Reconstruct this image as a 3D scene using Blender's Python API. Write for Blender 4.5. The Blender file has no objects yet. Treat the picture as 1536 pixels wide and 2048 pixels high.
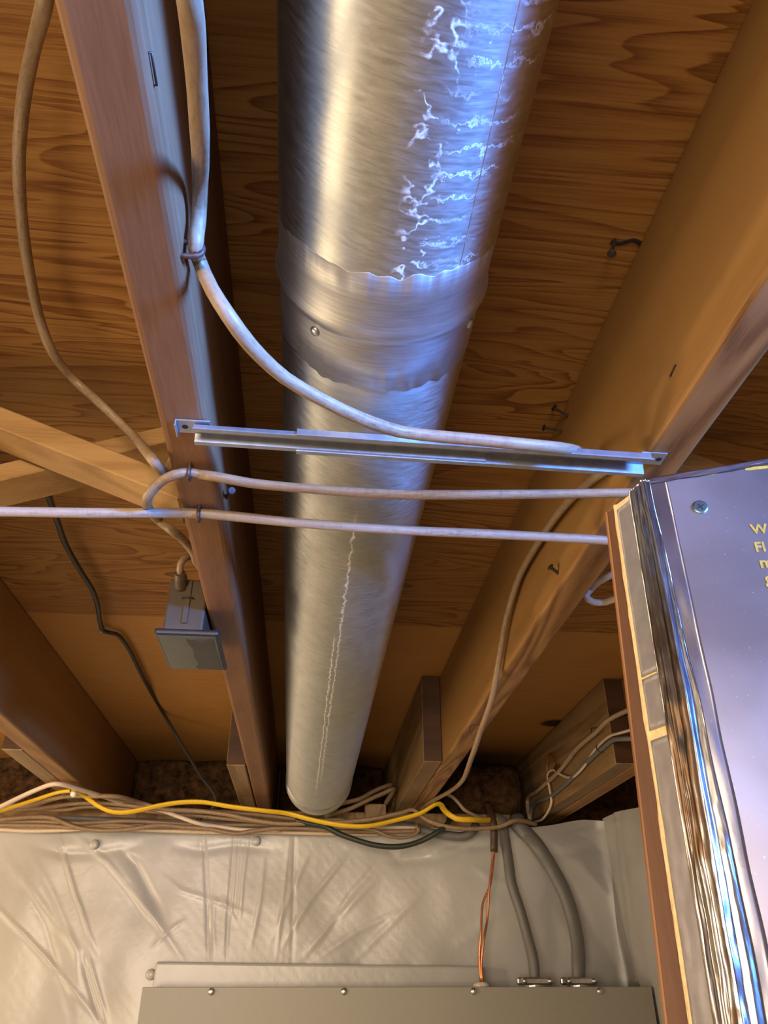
import bpy, bmesh, math, random
from mathutils import Vector, Matrix, noise

# ------------------------------------------------------------ camera, light
S = bpy.context.scene
COL = S.collection
EYE = 1.70            # eye height; joist undersides are 0.385 m above the eye
ZJ, ZP = 2.085, 2.271  # underside of the joists, underside of the plywood

cam = bpy.data.cameras.new('camera')
cam.sensor_fit = 'VERTICAL'; cam.sensor_height = 36.0; cam.sensor_width = 27.0
cam.lens = 1538.0 / 2048.0 * 36.0
cam.clip_start = 0.02
co = bpy.data.objects.new('camera', cam); COL.objects.link(co)
co.matrix_world = Matrix(((0.99567, -0.04825, -0.07946, 0), (-0.09296, -0.51682, -0.85103, 0),
                          (0, 0.85473, -0.51907, EYE), (0, 0, 0, 1)))
S.camera = co

S.view_settings.view_transform = 'Standard'
S.view_settings.look = 'None'
S.view_settings.gamma = 1.0
S.view_settings.use_curve_mapping = False
S.view_settings.exposure = 0.0

W = bpy.data.worlds.new('world'); S.world = W; W.use_nodes = True
W.node_tree.nodes['Background'].inputs[0].default_value = (0.50, 0.47, 0.50, 1)
W.node_tree.nodes['Background'].inputs[1].default_value = 0.05

def lamp(name, kind, loc, energy, color, size=0.1, target=None, size_y=None):
    l = bpy.data.lights.new(name, kind); l.energy = energy; l.color = color
    if kind == 'AREA':
        l.size = size
        if size_y: l.shape = 'RECTANGLE'; l.size_y = size_y
    else:
        l.shadow_soft_size = size
    o = bpy.data.objects.new(name, l); COL.objects.link(o); o.location = loc
    if target is not None:
        o.rotation_euler = (Vector(target) - Vector(loc)).to_track_quat('-Z', 'Y').to_euler()
    return o

WARM = (1.0, 0.76, 0.46)
lamp('floor_lamp_light', 'POINT', (-1.65, 0.88, EYE - 0.46), 50.0, WARM, 0.42)
lamp('far_bulb_light', 'POINT', (-1.9, 0.85, EYE + 0.17), 48.0, WARM, 0.05)
lamp('room_lamp', 'AREA', (-0.60, -1.95, EYE - 0.02), 82.0, (1.0, 0.80, 0.58), 1.3, (0.3, 2.0, EYE + 0.1), 0.8)
wl = lamp('window_daylight', 'AREA', (1.15, -0.72, EYE + 0.235), 26.0, (0.085, 0.28, 1.0), 0.60, (0.0, 0.16, EYE + 0.42), 0.16)
wl.data.spread = math.radians(54)

# ------------------------------------------------------------ materials
def new_mat(name):
    m = bpy.data.materials.new(name); m.use_nodes = True
    nt = m.node_tree; b = nt.nodes['Principled BSDF']
    return m, nt, b

class G:
    """small helper for building node graphs"""
    def __init__(s, nt): s.nt = nt
    def n(s, t, **kw):
        x = s.nt.nodes.new(t)
        for k, v in kw.items(): setattr(x, k, v)
        return x
    def l(s, a, b): s.nt.links.new(a, b)
    def inp(s, sock, v):
        if isinstance(v, (int, float, tuple)): sock.default_value = v
        else: s.l(v, sock)
    def math(s, op, a, b=0.0, c=0.0):
        x = s.n('ShaderNodeMath', operation=op)
        s.inp(x.inputs[0], a); s.inp(x.inputs[1], b); s.inp(x.inputs[2], c)
        return x.outputs[0]
    def noise(s, vec, scale, detail=3.0, rough=0.5, dist=0.0):
        x = s.n('ShaderNodeTexNoise'); s.l(vec, x.inputs['Vector'])
        x.inputs['Scale'].default_value = scale; x.inputs['Detail'].default_value = detail
        x.inputs['Roughness'].default_value = rough; x.inputs['Distortion'].default_value = dist
        return x.outputs['Fac']
    def scale(s, vec, sc):
        x = s.n('ShaderNodeVectorMath', operation='MULTIPLY'); s.l(vec, x.inputs[0]); x.inputs[1].default_value = sc
        return x.outputs[0]
    def add(s, a, b):
        x = s.n('ShaderNodeVectorMath', operation='ADD'); s.l(a, x.inputs[0]); s.inp(x.inputs[1], b)
        return x.outputs[0]
    def ramp(s, fac, stops):
        x = s.n('ShaderNodeValToRGB'); s.l(fac, x.inputs[0]); r = x.color_ramp
        r.elements[0].position, r.elements[0].color = stops[0][0], (*stops[0][1], 1)
        r.elements[1].position, r.elements[1].color = stops[-1][0], (*stops[-1][1], 1)
        for p, c in stops[1:-1]:
            e = r.elements.new(p); e.color = (*c, 1)
        return x.outputs[0]
    def rng(s, v, a, b, c, d):
        x = s.n('ShaderNodeMapRange'); s.inp(x.inputs[0], v)
        for i, q in enumerate((a, b, c, d)): x.inputs[i + 1].default_value = q
        return x.outputs[0]
    def mix(s, f, a, b):
        x = s.n('ShaderNodeMix', data_type='RGBA'); s.inp(x.inputs[0], f)
        for i, q in ((6, a), (7, b)):
            if isinstance(q, tuple): x.inputs[i].default_value = (*q, 1)
            else: s.l(q, x.inputs[i])
        return x.outputs[2]
    def bump(s, h, strength, dist=0.001):
        x = s.n('ShaderNodeBump'); s.l(h, x.inputs['Height'])
        x.inputs['Strength'].default_value = strength; x.inputs['Distance'].default_value = dist
        return x.outputs[0]

def wood(name, light, mid, dark, axis='y', rings=55.0, rough=0.55, contrast=1.0, wild=0.35, pores=0.5, tone=0.78):
    m, nt, b = new_mat(name); g = G(nt)
    tc = g.n('ShaderNodeTexCoord'); oi = g.n('ShaderNodeObjectInfo')
    off = g.n('ShaderNodeCombineXYZ'); r = g.math('MULTIPLY', oi.outputs['Random'], 37.0)
    g.l(r, off.inputs[0]); g.l(r, off.inputs[1]); g.l(r, off.inputs[2])
    v = g.add(tc.outputs['Object'], off.outputs[0])
    st = {'x': (0.06, 1, 1), 'y': (1, 0.06, 1), 'z': (1, 1, 0.06)}[axis]
    sv = g.scale(v, st)
    big = g.noise(sv, 9.0, 2.0, 0.5, wild)
    ring = g.math('SINE', g.math('MULTIPLY', big, rings))
    fine = g.noise(g.scale(sv, (1, 1, 1)), 420.0, 4.0, 0.6)
    f = g.math('ADD', g.math('MULTIPLY', ring, 0.20 * contrast), g.math('MULTIPLY_ADD', fine, pores, 0.5 - pores * 0.5))
    blotch = g.noise(v, 6.0, 3.0, 0.6)
    f2 = g.math('ADD', f, g.math('MULTIPLY_ADD', blotch, 0.30, -0.15))
    c = g.ramp(f2, [(0.18, tuple(q * tone for q in dark)), (0.48, tuple(q * tone for q in mid)), (0.80, tuple(q * tone for q in light))])
    g.l(c, b.inputs['Base Color'])
    b.inputs['Roughness'].default_value = rough
    b.inputs['Specular IOR Level'].default_value = 0.3
    g.l(g.bump(f, 0.25, 0.0006), b.inputs['Normal'])
    return m

M_JOIST = wood('fir_joist', (0.44, 0.245, 0.080), (0.34, 0.170, 0.050), (0.21, 0.090, 0.024), rings=60, contrast=0.7)
M_JOIST_BLUE_LIT = wood('fir_joist_blue_lit', (0.40, 0.205, 0.100), (0.31, 0.148, 0.068), (0.20, 0.085, 0.036), rings=50, contrast=0.5, tone=0.64)  # same fir, with the pinkish cast of the blue light put into the colour
M_JOIST_GRAIN = wood('fir_joist_flat_grain', (0.43, 0.235, 0.085), (0.33, 0.165, 0.055), (0.17, 0.072, 0.022), rings=95, contrast=1.1, wild=0.6)
M_JOIST_SIDE = wood('fir_joist_planed_side', (0.40, 0.225, 0.070), (0.345, 0.180, 0.052), (0.25, 0.115, 0.03), rings=22, contrast=0.35, pores=0.25)
M_BLOCK = wood('weathered_block', (0.40, 0.28, 0.14), (0.29, 0.18, 0.08), (0.16, 0.09, 0.035), rings=45, contrast=0.7)
M_ENDGRAIN_SHADED = wood('block_end_grain_shaded', (0.10, 0.045, 0.022), (0.075, 0.032, 0.015), (0.045, 0.02, 0.01), axis='x', rings=30)  # end grain with the shade on the block ends painted into its colour
M_BRIDGE = wood('pine_bridging', (0.56, 0.36, 0.15), (0.47, 0.27, 0.10), (0.30, 0.16, 0.055), axis='x', rings=36, contrast=0.7)
M_SKIN = wood('door_plywood_skin', (0.17, 0.072, 0.027), (0.13, 0.050, 0.017), (0.08, 0.030, 0.010), axis='z', rings=40)
M_SKIN_EDGE = wood('plywood_raw_edge', (0.46, 0.22, 0.09), (0.38, 0.17, 0.065), (0.24, 0.10, 0.04), axis='z', rings=60)

def ply_mat():
    m, nt, b = new_mat('fir_plywood'); g = G(nt)
    ge = g.n('ShaderNodeNewGeometry'); P = ge.outputs['Position']
    warp = g.noise(g.scale(P, (1.0, 1.6, 1)), 5.0, 2.0, 0.5)
    sv = g.scale(P, (0.55, 4.6, 1.0))
    big = g.noise(sv, 2.6, 2.5, 0.45, 0.9)
    saw = g.math('FRACT', g.math('MULTIPLY', big, 15.0))
    saw = g.math('MULTIPLY', g.math('POWER', saw, 1.6), g.rng(saw, 0.93, 1.0, 1.0, 0.0))
    band = g.math('MULTIPLY_ADD', saw, -2.0, 0.9)
    band = g.math('MULTIPLY', band, g.rng(warp, 0.35, 0.65, 0.45, 1.0))
    strk = g.noise(g.scale(P, (1.2, 42.0, 1.0)), 8.0, 4.0, 0.65)
    fine = g.noise(g.scale(P, (2.0, 120.0, 1.0)), 9.0, 3.0, 0.6)
    f = g.math('ADD', g.math('MULTIPLY_ADD', band, 0.22, 0.5), g.math('MULTIPLY_ADD', strk, 0.55, -0.275))
    f = g.math('ADD', f, g.math('MULTIPLY_ADD', fine, 0.35, -0.175))
    blot = g.noise(P, 3.2, 3.0, 0.6)
    f = g.math('ADD', f, g.math('MULTIPLY_ADD', blot, 0.4, -0.2))
    c = g.ramp(f, [(0.16, (0.105, 0.034, 0.006)), (0.36, (0.19, 0.074, 0.015)), (0.54, (0.30, 0.142, 0.034)), (0.85, (0.39, 0.205, 0.058))])
    # the far sheet is smoother and paler
    sx = g.n('ShaderNodeSeparateXYZ'); g.l(P, sx.inputs[0])
    far = g.math('GREATER_THAN', sx.outputs[1], 1.344)
    c2 = g.ramp(g.math('ADD', g.math('MULTIPLY_ADD', strk, 0.5, 0.25), g.math('MULTIPLY_ADD', blot, 0.35, -0.175)),
                [(0.25, (0.29, 0.130, 0.030)), (0.5, (0.44, 0.222, 0.060)), (0.8, (0.55, 0.305, 0.092))])
    c = g.mix(far, c, c2)
    # one oval knot
    dx = g.math('MULTIPLY', g.math('SUBTRACT', sx.outputs[0], 0.628), 30.0)
    dy = g.math('MULTIPLY', g.math('SUBTRACT', sx.outputs[1], 1.956), 32.0)
    d = g.math('SQRT', g.math('ADD', g.math('MULTIPLY', dx, dx), g.math('MULTIPLY', dy, dy)))
    d = g.math('ADD', d, g.math('MULTIPLY_ADD', strk, 0.5, -0.25))
    c = g.mix(g.rng(d, 0.75, 1.25, 1.0, 0.0), c, (0.045, 0.016, 0.006))
    g.l(c, b.inputs['Base Color'])
    b.inputs['Roughness'].default_value = 0.6; b.inputs['Specular IOR Level'].default_value = 0.25
    g.l(g.bump(f, 0.25, 0.001), b.inputs['Normal'])
    return m
M_PLY = ply_mat()

def simple(name, col, rough=0.5, metal=0.0, var=0.25, vscale=60.0, bump=0.0, spec=0.5, bdist=0.0005):
    m, nt, b = new_mat(name); g = G(nt)
    tc = g.n('ShaderNodeTexCoord')
    n = g.noise(tc.outputs['Object'], vscale, 4.0, 0.6)
    lo = tuple(c * (1 - var) for c in col); hi = tuple(min(1, c * (1 + var)) for c in col)
    g.l(g.ramp(n, [(0.3, lo), (0.7, hi)]), b.inputs['Base Color'])
    b.inputs['Roughness'].default_value = rough; b.inputs['Metallic'].default_value = metal
    b.inputs['Specular IOR Level'].default_value = spec
    if bump: g.l(g.bump(n, bump, bdist), b.inputs['Normal'])
    return m

def cable_mat(name, col, dirt, amount=0.5, rough=0.5):
    m, nt, b = new_mat(name); g = G(nt)
    uv = g.n('ShaderNodeUVMap'); v = uv.outputs[0]
    n1 = g.noise(g.scale(v, (90.0, 25.0, 1)), 3.0, 5.0, 0.7)
    n2 = g.noise(g.scale(v, (30.0, 400.0, 1)), 1.0, 3.0, 0.6)
    n3 = g.noise(g.scale(v, (8.0, 6.0, 1)), 1.0, 2.0, 0.5)
    f = g.math('ADD', g.math('MULTIPLY', n1, 0.6), g.math('ADD', g.math('MULTIPLY', n2, 0.2), g.math('MULTIPLY', n3, 0.35)))
    k = 0.62 - 0.18 * amount
    c = g.ramp(f, [(k - 0.10, col), (k + 0.12, tuple(a * 0.72 + d * 0.28 for a, d in zip(col, dirt))), (k + 0.30, dirt)])
    g.l(c, b.inputs['Base Color']); b.inputs['Roughness'].default_value = rough
    g.l(g.bump(n1, 0.25, 0.0006), b.inputs['Normal'])
    return m
DIRT = (0.15, 0.085, 0.045)
M_CAB = cable_mat('old_cable_tan', (0.32, 0.225, 0.130), DIRT, 1.0)
M_CAB_DARK = cable_mat('old_cable_dirty', (0.30, 0.21, 0.125), DIRT, 1.2)
M_CAB_WHITE = cable_mat('old_cable_white', (0.43, 0.33, 0.225), DIRT, 0.75)
M_CAB_CLEAN = cable_mat('cable_cream', (0.66, 0.53, 0.38), DIRT, 0.2)
M_CAB_YELLOW = cable_mat('cable_yellow', (0.74, 0.47, 0.010), (0.30, 0.17, 0.02), 0.15, 0.4)
M_CAB_BLACK = cable_mat('cable_black', (0.022, 0.020, 0.018), (0.05, 0.04, 0.03), 0.3, 0.45)
M_CAB_GREEN = cable_mat('cable_dark_green', (0.020, 0.030, 0.022), (0.05, 0.05, 0.035), 0.2, 0.45)
M_CAB_GREY = cable_mat('service_cable_grey', (0.15, 0.148, 0.142), (0.10, 0.095, 0.085), 0.3, 0.5)
M_COPPER = simple('copper', (0.62, 0.25, 0.12), 0.38, 1.0, 0.2)
M_RUST = simple('rusty_steel', (0.10, 0.060, 0.045), 0.55, 0.6, 0.4, 300)
M_NAIL = simple('dark_nail', (0.07, 0.05, 0.045), 0.5, 0.7, 0.3, 300)
M_HOLE = simple('dark_hole', (0.012, 0.010, 0.010), 0.9)
M_BAR = simple('zinc_bar', (0.46, 0.48, 0.50), 0.40, 0.9, 0.15, 90, 0.15)
M_ZINC = simple('zinc_fitting', (0.52, 0.52, 0.50), 0.35, 1.0, 0.2, 80)
M_SCREW = simple('zinc_screw_blue', (0.17, 0.26, 0.29), 0.35, 1.0, 0.2, 200)
M_BOX = simple('box_metal', (0.085, 0.060, 0.037), 0.45, 0.25, 0.12, 30)
M_COVER = simple('cover_plate', (0.10, 0.107, 0.092), 0.28, 0.4, 0.12, 20)
M_COVER_FILM = simple('cover_dark_film', (0.042, 0.042, 0.038), 0.4, 0.3, 0.2, 40, 0.3, 0.5, 0.002)
M_COVER_RIM = simple('cover_rim', (0.018, 0.019, 0.018), 0.4)
M_PANEL = simple('panel_grey_paint', (0.235, 0.225, 0.19), 0.42, 0.0, 0.04, 300, 0.05)
M_BUSH = simple('white_bushing', (0.72, 0.68, 0.60), 0.4)
M_FOAM = simple('polyiso_foam', (0.72, 0.52, 0.27), 0.9, 0.0, 0.15, 200, 0.6)
M_DUCTTAPE = simple('grey_tape', (0.46, 0.44, 0.45), 0.34, 0.25, 0.10, 90, 0.2)
M_PRINT = simple('yellow_print', (0.40, 0.25, 0.03), 0.5, 0.0, 0.25, 250)
M_INSUL = simple('brown_insulation', (0.062, 0.032, 0.014), 0.95, 0.0, 0.75, 45, 1.0, 0.1, 0.01)
M_CONCRETE = simple('concrete', (0.34, 0.32, 0.30), 0.85, 0.0, 0.15, 8, 0.2)
M_DRYWALL = simple('painted_wall', (0.50, 0.45, 0.40), 0.8, 0.0, 0.05, 5)
M_TAGPAPER = simple('paper_tag', (0.62, 0.58, 0.50), 0.7)

def plastic_mat():
    m, nt, b = new_mat('vapour_barrier_plastic'); g = G(nt)
    ge = g.n('ShaderNodeNewGeometry'); P = ge.outputs['Position']
    n = g.noise(P, 5.0, 4.0, 0.6)
    g.l(g.ramp(n, [(0.3, (0.355, 0.350, 0.340)), (0.7, (0.445, 0.44, 0.43))]), b.inputs['Base Color'])
    b.inputs['Roughness'].default_value = 0.30; b.inputs['Specular IOR Level'].default_value = 0.5
    a = g.n('ShaderNodeTexWave'); g.l(g.scale(P, (1, 1, 1)), a.inputs['Vector'])
    a.wave_type = 'BANDS'; a.bands_direction = 'DIAGONAL'; a.inputs['Scale'].default_value = 22.0
    a.inputs['Distortion'].default_value = 0.6
    k1 = g.noise(P, 34.0, 3.0, 0.55, 0.4)
    k2 = g.noise(g.scale(P, (1.0, 1.0, 0.45)), 9.0, 2.0, 0.5, 0.6)
    h = g.math('ADD', g.math('MULTIPLY', a.outputs['Fac'], 0.05), g.math('ADD', g.math('MULTIPLY', k1, 0.5), g.math('MULTIPLY', k2, 1.0)))
    g.l(g.bump(h, 0.22, 0.005), b.inputs['Normal'])
    return m
M_PLASTIC = plastic_mat()

def duct_mat(name, near):
    """galvanised sheet: brushed round the pipe, with whitish water marks.  UV: u = angle from straight down (rad), v = metres along"""
    m, nt, b = new_mat(name); g = G(nt)
    uv = g.n('ShaderNodeUVMap'); sx = g.n('ShaderNodeSeparateXYZ'); g.l(uv.outputs[0], sx.inputs[0])
    u, v = sx.outputs[0], sx.outputs[1]
    # slightly slanted brushing
    cb = g.n('ShaderNodeCombineXYZ')
    g.l(g.math('MULTIPLY', u, 5.0), cb.inputs[0])
    g.l(g.math('MULTIPLY', g.math('MULTIPLY_ADD', u, -0.012, v), 330.0), cb.inputs[1])
    br = g.noise(cb.outputs[0], 1.0, 3.0, 0.6, 0.5)
    cb2 = g.n('ShaderNodeCombineXYZ'); g.l(g.math('MULTIPLY', u, 0.08), cb2.inputs[0]); g.l(v, cb2.inputs[1])
    sp = g.noise(cb2.outputs[0], 28.0, 3.0, 0.6)
    base = g.ramp(g.math('ADD', g.math('MULTIPLY', br, 0.6), g.math('MULTIPLY', sp, 0.4)),
                  [(0.25, (0.42, 0.435, 0.41)), (0.75, (0.66, 0.675, 0.645))])
    rough = g.rng(br, 0.3, 0.7, 0.37, 0.47)
    # water marks
    nv = g.n('ShaderNodeCombineXYZ'); g.l(g.math('MULTIPLY', u, 0.08), nv.inputs[0]); g.l(v, nv.inputs[1])
    wig = g.noise(nv.outputs[0], 60.0, 5.0, 0.75)
    wig2 = g.noise(nv.outputs[0], 130.0, 4.0, 0.7)
    def line(u0, amp, w, v0, v1):
        d = g.math('ABSOLUTE', g.math('SUBTRACT', g.math('MULTIPLY_ADD', wig, amp, u), u0 + amp * 0.5))
        k = g.rng(d, w * 0.35, w, 1.0, 0.0)
        on = g.math('MULTIPLY', g.rng(v, v0 - 0.02, v0 + 0.02, 0.0, 1.0), g.rng(v, v1 - 0.05, v1 + 0.05, 1.0, 0.0))
        return g.math('MULTIPLY', g.math('MULTIPLY', k, on), g.rng(wig2, 0.35, 0.55, 0.25, 1.0))
    if near:
        # rings of scum left by a puddle, left of the blue side, and thin lines running round the pipe from it
        nn = g.noise(nv.outputs[0], 34.0, 3.0, 0.55)
        zone = g.math('MULTIPLY', g.rng(u, -0.03, 0.05, 0.0, 1.0), g.rng(u, 0.20, 0.30, 1.0, 0.0))
        iso = g.rng(g.math('ABSOLUTE', g.math('SUBTRACT', nn, 0.5)), 0.006, 0.026, 1.0, 0.0)
        blob = g.math('MULTIPLY', g.math('MULTIPLY', iso, zone), g.rng(wig2, 0.40, 0.56, 0.0, 1.0))
        zone2 = g.math('MULTIPLY', g.rng(u, 0.16, 0.26, 0.0, 1.0), g.rng(u, 0.9, 1.2, 1.0, 0.0))
        ph = g.math('ADD', g.math('MULTIPLY', v, 62.0), g.math('MULTIPLY_ADD', wig, 2.2, g.math('MULTIPLY', u, -0.8)))
        fr = g.math('ABSOLUTE', g.math('SUBTRACT', g.math('FRACT', ph), 0.5))
        ln = g.math('MULTIPLY', g.rng(fr, 0.02, 0.09, 1.0, 0.0), zone2)
        ln = g.math('MULTIPLY', ln, g.rng(g.noise(nv.outputs[0], 20.0, 2.0, 0.5), 0.42, 0.58, 0.0, 0.8))
        mark = g.math('MAXIMUM', blob, ln)
    else:
        mark = g.math('MAXIMUM', line(-0.12, 0.14, 0.016, 0.95, 1.75), line(-0.035, 0.18, 0.018, 0.66, 1.66))
        mark = g.math('MULTIPLY', mark, 0.9)
    base = g.mix(mark, base, (0.80, 0.81, 0.80))
    rough = g.math('ADD', rough, g.math('MULTIPLY', mark, 0.25))
    b.inputs['Anisotropic'].default_value = 0.65; b.inputs['Anisotropic Rotation'].default_value = 0.25
    tn = g.n('ShaderNodeTangent'); tn.direction_type = 'UV_MAP'; g.l(tn.outputs[0], b.inputs['Tangent'])
    g.l(base, b.inputs['Base Color']); g.l(rough, b.inputs['Roughness'])
    g.l(g.math('SUBTRACT', 1.0, g.math('MULTIPLY', mark, 0.75)), b.inputs['Metallic'])
    g.l(g.bump(g.math('ADD', br, g.math('MULTIPLY', mark, 0.8)), 0.22, 0.0007), b.inputs['Normal'])
    return m
M_DUCT_NEAR = duct_mat('galvanised_near', True)
M_DUCT_FAR = duct_mat('galvanised_far', False)

def ducttape_mat():
    m, nt, b = new_mat('aluminium_foil_tape'); g = G(nt)
    uv = g.n('ShaderNodeUVMap'); sx = g.n('ShaderNodeSeparateXYZ'); g.l(uv.outputs[0], sx.inputs[0])
    cb = g.n('ShaderNodeCombineXYZ')
    g.l(g.math('MULTIPLY', sx.outputs[0], 2.5), cb.inputs[0]); g.l(g.math('MULTIPLY', sx.outputs[1], 420.0), cb.inputs[1])
    br = g.noise(cb.outputs[0], 1.0, 3.0, 0.6)
    g.l(g.ramp(br, [(0.3, (0.40, 0.40, 0.39)), (0.7, (0.57, 0.57, 0.565))]), b.inputs['Base Color'])
    b.inputs['Metallic'].default_value = 1.0; b.inputs['Roughness'].default_value = 0.49
    g.l(g.bump(br, 0.15, 0.0005), b.inputs['Normal'])
    return m
M_PIPETAPE = ducttape_mat()

def foil_mat(name, col, rough, scale, bump, bd, stretch=1.0, metal=1.0):
    m, nt, b = new_mat(name); g = G(nt)
    tc = g.n('ShaderNodeTexCoord'); P = tc.outputs['Object']
    n = g.noise(g.scale(P, (1, 1, stretch)), scale, 3.0, 0.5, 0.3)
    sp = g.noise(P, 700.0, 2.0, 0.5)
    c = g.mix(g.rng(sp, 0.70, 0.78, 0.0, 0.6), tuple(col), (0.92, 0.92, 0.95))
    g.l(c, b.inputs['Base Color']); b.inputs['Metallic'].default_value = metal
    g.l(g.rng(n, 0.3, 0.7, rough * 0.8, rough * 1.25), b.inputs['Roughness'])
    g.l(g.bump(n, bump, bd), b.inputs['Normal'])
    return m
M_FOIL = foil_mat('foil_facing', (0.34, 0.305, 0.295), 0.33, 9.0, 0.08, 0.004, 1.0, 0.85)
M_FOILTAPE = foil_mat('smooth_foil_tape', (0.54, 0.53, 0.58), 0.28, 30.0, 0.3, 0.003, 0.4)
M_CRINKLE = foil_mat('crinkled_foil_tape', (0.60, 0.59, 0.57), 0.20, 120.0, 0.4, 0.002, 0.16)

# ------------------------------------------------------------ mesh helpers
def finish(name, bm, mat, parent=None, smooth=False, origin=True):
    bmesh.ops.recalc_face_normals(bm, faces=bm.faces[:])
    me = bpy.data.meshes.new(name)
    c = Vector((0, 0, 0))
    if origin and bm.verts:
        lo = Vector([min(v.co[i] for v in bm.verts) for i in range(3)])
        hi = Vector([max(v.co[i] for v in bm.verts) for i in range(3)])
        c = (lo + hi) / 2
        bmesh.ops.translate(bm, verts=bm.verts[:], vec=-c)
    for f in bm.faces: f.smooth = smooth
    bm.to_mesh(me); bm.free()
    mats = mat if isinstance(mat, (list, tuple)) else [mat]
    for m in mats: me.materials.append(m)
    o = bpy.data.objects.new(name, me); COL.objects.link(o)
    if parent is not None:
        o.parent = parent; o.location = c - ROOTLOC.get(parent.name, Vector((0, 0, 0)))
    else:
        o.location = c
    ROOTLOC[o.name] = c
    return o
ROOTLOC = {}

def tag(o, label, cat, group=None):
    o['label'] = label; o['category'] = cat
    if group: o['group'] = group
    return o
def struct(o): o['kind'] = 'structure'; return o
def thing(name, loc, label, cat, group=None):
    o = bpy.data.objects.new(name, None); COL.objects.link(o); o.location = loc
    o.empty_display_size = 0.02; ROOTLOC[o.name] = Vector(loc)
    return tag(o, label, cat, group)

def bm_box(bm, x, y, z, bevel=0.0, seg=1):
    vs = [bm.verts.new((a, b, c)) for a in x for b in y for c in z]
    q = lambda *i: bm.faces.new([vs[k] for k in i])
    fs = [q(0, 1, 3, 2), q(4, 6, 7, 5), q(0, 4, 5, 1), q(2, 3, 7, 6), q(0, 2, 6, 4), q(1, 5, 7, 3)]
    if bevel:
        es = list({e for f in fs for e in f.edges})
        bmesh.ops.bevel(bm, geom=es, offset=bevel, segments=seg, affect='EDGES', profile=0.5)
def box(name, x, y, z, mat, parent=None, bevel=0.0, seg=1):
    bm = bmesh.new(); bm_box(bm, x, y, z, bevel, seg); return finish(name, bm, mat, parent)

def beam(name, a, b, up, w, h, mat, parent=None, bevel=0.0015, bm=None):
    """bar from a to b; h along `up` (made square to the bar), w across"""
    own = bm is None
    if own: bm = bmesh.new()
    a, b = Vector(a), Vector(b); d = (b - a).normalized(); s = d.cross(Vector(up)).normalized(); u = s.cross(d)
    vs = []
    for p in (a, b):
        for i, j in ((-1, -1), (1, -1), (1, 1), (-1, 1)):
            vs.append(bm.verts.new(p + s * (i * w / 2) + u * (j * h / 2)))
    q = lambda *i: bm.faces.new([vs[k] for k in i])
    fs = [q(0, 1, 2, 3), q(7, 6, 5, 4), q(0, 4, 5, 1), q(1, 5, 6, 2), q(2, 6, 7, 3), q(3, 7, 4, 0)]
    if bevel: bmesh.ops.bevel(bm, geom=list({e for f in fs for e in f.edges}), offset=bevel, segments=1, affect='EDGES')
    if own: return finish(name, bm, mat, parent)

def spline(pts, step=0.012):
    P = [Vector(p) for p in pts]
    if len(P) == 2: 
        n = max(2, int((P[1] - P[0]).length / step)); return [P[0].lerp(P[1], i / n) for i in range(n + 1)]
    out = []
    for i in range(len(P) - 1):
        p1, p2 = P[i], P[i + 1]
        p0 = P[i - 1] if i else p1 * 2 - p2
        p3 = P[i + 2] if i + 2 < len(P) else p2 * 2 - p1
        # centripetal Catmull-Rom
        t0 = 0.0; t1 = t0 + max((p1 - p0).length, 1e-6) ** .5; t2 = t1 + max((p2 - p1).length, 1e-6) ** .5; t3 = t2 + max((p3 - p2).length, 1e-6) ** .5
        n = max(2, int((p2 - p1).length / step))
        for k in range(n):
            t = t1 + (t2 - t1) * k / n
            A1 = p0 * ((t1 - t) / (t1 - t0)) + p1 * ((t - t0) / (t1 - t0))
            A2 = p1 * ((t2 - t) / (t2 - t1)) + p2 * ((t - t1) / (t2 - t1))
            A3 = p2 * ((t3 - t) / (t3 - t2)) + p3 * ((t - t2) / (t3 - t2))
            B1 = A1 * ((t2 - t) / (t2 - t0)) + A2 * ((t - t0) / (t2 - t0))
            B2 = A2 * ((t3 - t) / (t3 - t1)) + A3 * ((t - t1) / (t3 - t1))
            out.append(B1 * ((t2 - t) / (t2 - t1)) + B2 * ((t - t1) / (t2 - t1)))
    out.append(P[-1]); return out

def bm_tube(bm, pts, r, r2=None, sides=12, step=0.012, twist=0.0, up=(0, 0, 1), jit=0.0, seed=0.0):
    """sweep; r across (square to `up`), r2 along `up`"""
    Q = spline(pts, step) if step else [Vector(p) for p in pts]
    r2 = r2 or r; uvl = bm.loops.layers.uv.verify()
    N = len(Q); T = []
    for i in range(N):
        d = Q[min(i + 1, N - 1)] - Q[max(i - 1, 0)]
        T.append(d.normalized() if d.length > 1e-9 else Vector((0, 0, 1)))
    up = Vector(up)
    s = T[0].cross(up)
    if s.length < 0.1: s = T[0].cross(Vector((1, 0, 0)))
    s.normalize(); rings = []; L = 0; Ls = []
    for i in range(N):
        if i:
            L += (Q[i] - Q[i - 1]).length
            q = T[i - 1].rotation_difference(T[i]); s = (q @ s); s = (s - T[i] * s.dot(T[i])).normalized()
        Ls.append(L)
        u = s.cross(T[i]); tw = twist * L
        jr = 1 + (jit * noise.noise(Vector((L * 25, seed, 0.3))) if jit else 0)
        ring = []
        for k in range(sides):
            a = 2 * math.pi * k / sides
            x, y = math.cos(a) * r * jr, math.sin(a) * r2 * jr
            x, y = x * math.cos(tw) - y * math.sin(tw), x * math.sin(tw) + y * math.cos(tw)
            ring.append(bm.verts.new(Q[i] + s * x + u * y))
        rings.append(ring)
    for i in range(N - 1):
        for k in range(sides):
            f = bm.faces.new((rings[i][k], rings[i][(k + 1) % sides], rings[i + 1][(k + 1) % sides], rings[i + 1][k]))
            for lp, (uu, vv) in zip(f.loops, ((k, i), (k + 1, i), (k + 1, i + 1), (k, i + 1))):
                lp[uvl].uv = (uu / sides * 0.05, Ls[vv])
    bm.faces.new(rings[0][::-1]); bm.faces.new(rings[-1])
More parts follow.
